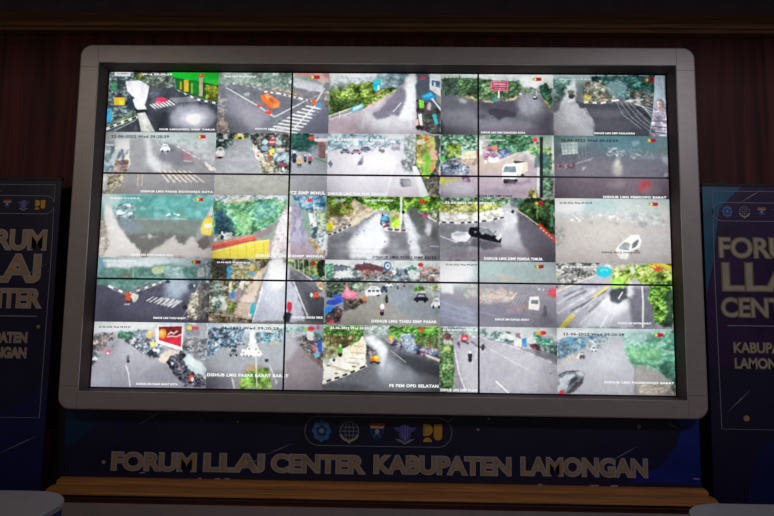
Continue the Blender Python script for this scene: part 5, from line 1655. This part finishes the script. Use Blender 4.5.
def emblems(parent, cx, cz, sp, s, y):
    """five round crests printed in a row"""
    def circ(x, z, r, n=20, a0=0, a1=360): return [(x + r * math.cos(math.radians(a0 + (a1-a0)*i/n)), z + r * math.sin(math.radians(a0 + (a1-a0)*i/n))) for i in range(n if a1-a0 == 360 else n+1)]
    t = 0.0006
    # lotus shaped blue crest with pentagon
    x = cx - 2 * sp; bm = bmesh.new()
    slab(bm, [(x + s*(1+.09*math.cos(math.radians(8*a)))*math.cos(math.radians(a))*.92, cz + s*(1+.09*math.cos(math.radians(8*a)))*math.sin(math.radians(a))*1.05) for a in range(0, 360, 9)], y-t, y, 0)
    slab(bm, [(x + s*.62*math.cos(math.radians(90+72*i)), cz + s*.62*math.sin(math.radians(90+72*i))) for i in range(5)], y-2*t, y-t, 1)
    slab(bm, circ(x, cz, s*.26), y-3*t, y-2*t, 2)
    from_bm('emblem', bm, [M['ic_blue'], M['ic_navy'], M['line']], parent)['label'] = 'light blue scalloped crest with a dark blue pentagon'
    # winged wheel ring
    x = cx - sp; bm = bmesh.new()
    stroke(bm, circ(x, cz, s*.95, 28), s*.09, y-t, y, True, 0)
    stroke(bm, circ(x, cz, s*.95, 14, 200, 340), s*.22, y-2*t, y-t, False, 1)
    for k in (-.5, 0, .5):
        stroke(bm, [(x-s*.85, cz+k*s*.8), (x+s*.85, cz+k*s*.8)] if k == 0 else [(x-s*.7, cz+k*s*.8), (x+s*.7, cz+k*s*.8)], s*.07, y-t, y, False, 0)
        stroke(bm, [(x+k*s*.6, cz-s*.8), (x+k*s*.9, cz), (x+k*s*.6, cz+s*.8)], s*.07, y-1.5*t, y, False, 0)
    slab(bm, circ(x, cz-s*1.12, s*.13), y-t, y, 1)
    from_bm('emblem', bm, [M['line'], M['cream']], parent)['label'] = 'pale ring crest with a globe grid'
    # shield
    x = cx; bm = bmesh.new()
    slab(bm, [(x-s*.75, cz+s*.62), (x+s*.75, cz+s*.62), (x+s*.72, cz-s*.2), (x+s*.4, cz-s*.75), (x, cz-s*.9), (x-s*.4, cz-s*.75), (x-s*.72, cz-s*.2)], y-t, y, 0)
    slab(bm, [(x-s*.8, cz+s*.85), (x+s*.8, cz+s*.85), (x+s*.8, cz+s*.6), (x-s*.8, cz+s*.6)], y-2*t, y, 1)
    slab(bm, [(x-s*.7, cz+s*.56), (x+s*.7, cz+s*.56), (x+s*.68, cz+s*.32), (x-s*.68, cz+s*.32)], y-2*t, y-t, 2)
    slab(bm, [(x-s*.42, cz-s*.62), (x, cz+s*.25), (x+s*.42, cz-s*.62), (x, cz-s*.3)], y-2*t, y-t, 3)
    slab(bm, circ(x, cz+s*.02, s*.22), y-3*t, y-2*t, 2)
    from_bm('emblem', bm, [M['ic_navy'], M['ic_red'], M['cream'], M['ic_blue']], parent)['label'] = 'small blue shield under a red bar'
    # purple winged crest
    x = cx + sp; bm = bmesh.new()
    slab(bm, circ(x, cz+s*.2, s*.62, 22), y-t, y, 0)
    slab(bm, [(x-s*1.15, cz+s*.5), (x-s*.3, cz+s*.42), (x, cz+s*.9), (x+s*.3, cz+s*.42), (x+s*1.15, cz+s*.5), (x+s*.95, cz+s*.12), (x+s*.4, cz-s*.02), (x-s*.4, cz-s*.02), (x-s*.95, cz+s*.12)], y-2*t, y-t, 0)
    slab(bm, [(x-s*.62, cz), (x+s*.62, cz), (x+s*.55, cz-s*.55), (x, cz-s*.95), (x-s*.55, cz-s*.55)], y-1.5*t, y, 0)
    slab(bm, [(x-s*1.0, cz-s*.72), (x-s*.5, cz-s*.72), (x, cz-s*1.02), (x+s*.5, cz-s*.72), (x+s*1.0, cz-s*.72), (x+s*.5, cz-s*1.0), (x, cz-s*1.25), (x-s*.5, cz-s*1.0)], y-2*t, y-t, 1)
    stroke(bm, [(x, cz+s*.75), (x, cz-s*.8)], s*.1, y-3*t, y-2*t, False, 1)
    stroke(bm, [(x-s*.25, cz+s*.6), (x-s*.25, cz-s*.6)], s*.07, y-3*t, y-2*t, False, 1)
    stroke(bm, [(x+s*.25, cz+s*.6), (x+s*.25, cz-s*.6)], s*.07, y-3*t, y-2*t, False, 1)
    from_bm('emblem', bm, [M['ic_purple'], M['line']], parent)['label'] = 'purple winged crest over a ribbon'
    # yellow block letters
    x = cx + 2 * sp; bm = bmesh.new()
    slab(bm, [(x-s*1.0, cz+s*.85), (x-s*.75, cz+s*.85)] + circ(x-s*.62, cz+s*.25, s*.6, 10, 80, -80) + [(x-s*1.0, cz-s*.35)], y-t, y, 0)
    slab(bm, circ(x-s*.55, cz-s*.95, s*.45, 10, 0, 180), y-t, y, 0)
    slab(bm, [(x+s*.1, cz+s*.85), (x+s*.95, cz+s*.85)] + circ(x+s*.52, cz-s*.35, s*.43, 10, 0, -180), y-t, y, 0)
    slab(bm, [(x-s*.98, cz+s*.7), (x-s*.8, cz+s*.7), (x-s*.8, cz-s*.3), (x-s*.98, cz-s*.3)], y-2*t, y-t, 1)
    from_bm('emblem', bm, [M['ic_yellow'], M['gold']], parent)['label'] = 'yellow block crest of rounded shapes'

def dot(parent, x, z, r, y, m):
    bm = bmesh.new(); slab(bm, [(x + r*math.cos(math.radians(a)), z + r*math.sin(math.radians(a))) for a in range(0, 360, 24)], y-.0006, y); return from_bm('printed_dot', bm, m, parent)
def streak(parent, a, b, w, y, m):
    bm = bmesh.new(); A = Vector(a); B = Vector(b); d = (B - A).normalized(); q = Vector((-d.y, d.x)) * w
    slab(bm, [tuple(A), tuple(A.lerp(B, .6) + q), tuple(B), tuple(A.lerp(B, .6) - q)], y-.0006, y); return from_bm('printed_streak', bm, m, parent)
def patch(parent, name, pts, ext, y, m):
    P = clip_poly(pts, *ext)
    if len(P) > 2:
        bm = bmesh.new(); slab(bm, P, y-.0005, y); return from_bm(name, bm, m, parent)
def lettering(parent, s, x0, x1, z0, z1, y, fill, edge, sp=1.0, w=0.05):
    def co(me): c = np.empty(len(me.vertices) * 3); me.vertices.foreach_get('co', c); return c.reshape(-1, 3)
    whole = co(text_mesh(s, .012, 0, sp)); lo = whole.min(0); hi = whole.max(0)
    ec = co(text_mesh('E', .012)); lo[1] = ec.min(0)[1]; hi[1] = ec.max(0)[1]
    sx = (x1 - x0) / (hi[0] - lo[0]); sz = (z1 - z0) / (hi[1] - lo[1])
    for nm, grow, yy, m in (('lettering', (0,), y - .0012, fill), ('letter_outline', (w, w * .5, 0), y, edge)):
        V, Fc = [], []
        for k, ch in enumerate(s):
            b = co(text_mesh(ch, .012)); right = co(text_mesh(s[:k+1], .012, 0, sp)).max(0)[0]
            for g, gr in enumerate(grow):
                me = text_mesh(ch, .012 + gr); c = co(me); n0 = len(V)
                if ch == 'J':
                    top = c.max(0)[1]; c[:, 1] = top + (c[:, 1] - top) * (top - ec.min(0)[1] + gr) / (top - c.min(0)[1])
                for q in c: V.append((x0 + (q[0] + right - b.max(0)[0] - lo[0]) * sx, yy - .0003 * (k % 2) + .0001 * g, z0 + (q[1] - lo[1]) * sz))
                for f in me.polygons: Fc.append([n0 + v for v in f.vertices])
        me = bpy.data.meshes.new(nm); me.from_pydata(V, [], Fc); me.update(); link(nm, me, m, parent)

# long banner under the screens
bb = thing('lettered_banner', (0, 0, 0), 'long navy banner below the silver frame with crests and a gold title', 'banner')
BX0, BX1, BZ0, BZ1 = -1.955, 1.945, 0.578, 0.995
by = -0.010
box_obj('banner_sheet', BX0, BX1, by, by + 0.06, BZ0, BZ1, M['navy'], bb)
ext = (BX0 + .002, BX1 - .002, BZ0 + .002, BZ1 - .002)
patch(bb, 'blue_patch', [(1.945, 1.0), (1.80, 1.0), (1.84, .93), (1.80, .82), (1.70, .70), (1.50, .602), (1.945, .602)], ext, by, M['blue'])
patch(bb, 'blue_patch', [(-1.95, 1.0), (-1.72, 1.0), (-1.78, .88), (-1.88, .78), (-1.95, .76)], ext, by, M['teal'])
patch(bb, 'blue_patch', [(-1.60, 1.0), (-1.585, 1.0), (-1.60, .86), (-1.68, .72), (-1.78, .64), (-1.70, .72), (-1.63, .84)], ext, by, M['deep_blue'])
patch(bb, 'blue_patch', [(1.82, .80), (1.70, .77), (1.60, .71), (1.53, .62), (1.55, .62), (1.63, .70), (1.72, .76)], ext, by - .0007, M['deep_blue'])
ty = by - .0010
def word(s, x0, x1, dz): lettering(bb, s, x0, x1, .627 + dz, .727 + dz, ty, M['gold'], M['white'], .97, .055)
word('FORUM', -1.645, -1.132, -.002); word('LLAJ', -1.073, -.714, .000); word('CENTER', -.660, -.098, .002)
word('KABUPATEN', -.030, .795, .006); word('LAMONGAN', .864, 1.620, .010)
bm = bmesh.new(); stroke(bm, rrect(-.463, .440, .790, .966, .087, 8), .004, ty - .0006, ty, True)
from_bm('crest_row_outline', bm, M['line'], bb)
emblems(bb, -.018, .878, .171, .060, ty)
for (x, z, r, m) in ((-1.70, .668, .012, 'gold'), (-.880, .925, .007, 'gold'), (1.580, .935, .014, 'gold'), (.60, .90, .008, 'gold'), (.665, .965, .007, 'line'), (-1.10, .93, .005, 'line'), (-.60, .985, .008, 'line')):
    dot(bb, x, z, r, ty, M[m])
for a, b in (((-1.50, .893), (-1.35, .985)), ((.39, .92), (.47, .985)), ((-.72, .72), (-.535, .80)), ((1.363, .705), (1.573, .820)), ((1.74, .965), (1.83, .92)), ((-.86, .62), (-.72, .72))):
    streak(bb, a, b, .0028, ty - .002, M['line'])
for (x, z, w) in ((-1.455, .606, .016), (-1.10, .5785, .012), (-.99, .5785, .016), (-.93, .5785, .016), (.975, .5785, .014), (1.30, .5785, .026), (1.42, .5785, .022), (1.915, .628, .018)):
    o = box_obj('tape_scrap', x - w, x + w, by - .004, by - .0012, z, z + .006, M['white'], bb); o['label'] = 'small torn white tape scrap'

# banners standing at both sides
def side_banner(cx, lab, body, edge_patch, teal, WB, hws):
    t = thing('standing_banner', (cx, -0.035, 0), lab, 'banner', 'standing banners on both sides of the screens')
    W2, H0, H1 = .335, .03, 2.425
    y = -0.015
    box_obj('banner_sheet', -WB, WB, y, y + .008, H0, H1, M[body], t)
    box_obj('top_rail', -WB - .005, WB + .005, y - .004, y + .016, H1 - .004, H1 + .014, M['black'], t)
    box_obj('banner_base', -WB - .005, WB + .005, y - .09, y + .045, 0, .07, M['black'], t, .008)
    ex = (-WB + .001, WB - .001, H0 + .05, H1 - .006)
    for k, (pts, m) in enumerate(edge_patch): patch(t, 'blue_patch', pts, ex, y - .0006 * k, M[m])
    yy = y - .0024
    bm = bmesh.new()
    stroke(bm, [(-W2+.035, 2.39), (W2-.035, 2.39), (W2-.03, 1.9), (W2-.035, .935), (-W2+.035, .935), (-W2+.03, 1.9)], .0045, yy - .0006, yy, True)
    stroke(bm, rrect(-.302, .302, 2.202, 2.318, .056, 8), .004, yy - .0006, yy, True)
    stroke(bm, [(-.24, 1.555), (.24, 1.555)], .006, yy - .0006, yy)
    from_bm('border_line', bm, M['line'], t)
    emblems(t, 0, 2.262, .106, .034, yy)
    g_ = ('gold', 'white') if not teal else ('cream', 'tan')
    for (s, z0, z1, gr), hw in zip((('FORUM', 1.975, 2.095, .045), ('LLAJ', 1.770, 1.938, .035), ('CENTER', 1.610, 1.722, .045), ('KABUPATEN', 1.392, 1.452, .05), ('LAMONGAN', 1.298, 1.358, .05)), hws):
        lettering(t, s, -hw, hw, z0, z1, yy - .001, M[g_[0]], M[g_[1]], .97, gr)
    for a, b in (((-.16, 2.30), (.02, 2.41)) if teal else ((-.02, 2.36), (-.17, 2.27)), ((-.27, 1.03), (-.12, 1.17)) if teal else ((.05, .71), (.30, .83)), ((.1, 1.78), (.29, 1.89)) if not teal else ((.1, 1.25), (.26, 1.35))):
        streak(t, a, b, .003, yy - .003, M['line'])
    dot(t, .255 if not teal else -.15, 1.49 if not teal else 1.0, .011 if not teal else .018, yy, M['gold'])
    return t
side_banner(-2.393, 'dark navy standing banner with gold crowded title left of the silver frame', 'navy',
    [([(-.335, 1.10), (-.335, .55), (.335, .30), (.335, 1.16), (.10, .98), (-.1, 1.0)], 'deep_blue'), ([(-.335, .42), (.335, .86), (.335, .30), (-.335, .2)], 'deep_blue')], False, .338, (.264, .238, .256, .188, .190))
side_banner(2.358, 'violet and navy standing banner with cream title right of the silver frame', 'violet',
    [([(-.36, 2.42), (-.12, 2.42), (-.26, 2.28), (-.31, 1.95), (-.36, 1.75)], 'cyan'), ([(-.36, 1.3), (.36, 1.35), (.36, .03), (-.36, .03)], 'navy'), ([(-.2, .35), (-.1, .8), (.2, 1.02), (.335, 1.1), (.335, .6), (.1, .3)], 'deep_blue')], True, .360, (.270, .256, .272, .208, .205))

# ------------------------------------------------------------------ tables in the foreground
def counter(lab, sx):
    t = thing('round_cornered_table', (sx * 2.3, -1.3, 0), lab, 'table', 'round cornered tables in the foreground')
    def outline(x0, x1, y0, y1, r): return rrect(x0, x1, y0, y1, r, 12)
    hw, hd = .93, .435
    def prism(name, hw, hd, r, z0, z1, m, bev=0.0):
        P = outline(-hw, hw, -hd, hd, r); bm = bmesh.new()
        if bev:
            P2 = outline(-hw + bev, hw - bev, -hd + bev, hd - bev, r - bev)
            vs = loops(bm, [[(x, y, z0) for x, y in P], [(x, y, z1 - bev) for x, y in P], [(x, y, z1) for x, y in P2]])
        else: vs = loops(bm, [[(x, y, z0) for x, y in P], [(x, y, z1) for x, y in P]])
        bm.faces.new(vs[0]); bm.faces.new(vs[-1]); return from_bm(name, bm, m, t)
    prism('table_top', hw, hd, .21, .725, .75, M['table_top'], .003)
    prism('table_skirt', hw - .006, hd - .006, .204, .03, .725, M['table_blue'])
    prism('plinth', hw - .05, hd - .05, .17, 0, .03, M['black'])
    return t
counter('grey topped blue sided table at the bottom left, before the navy banner', -1)
counter('grey topped blue sided table at the bottom right, before the violet banner', 1)
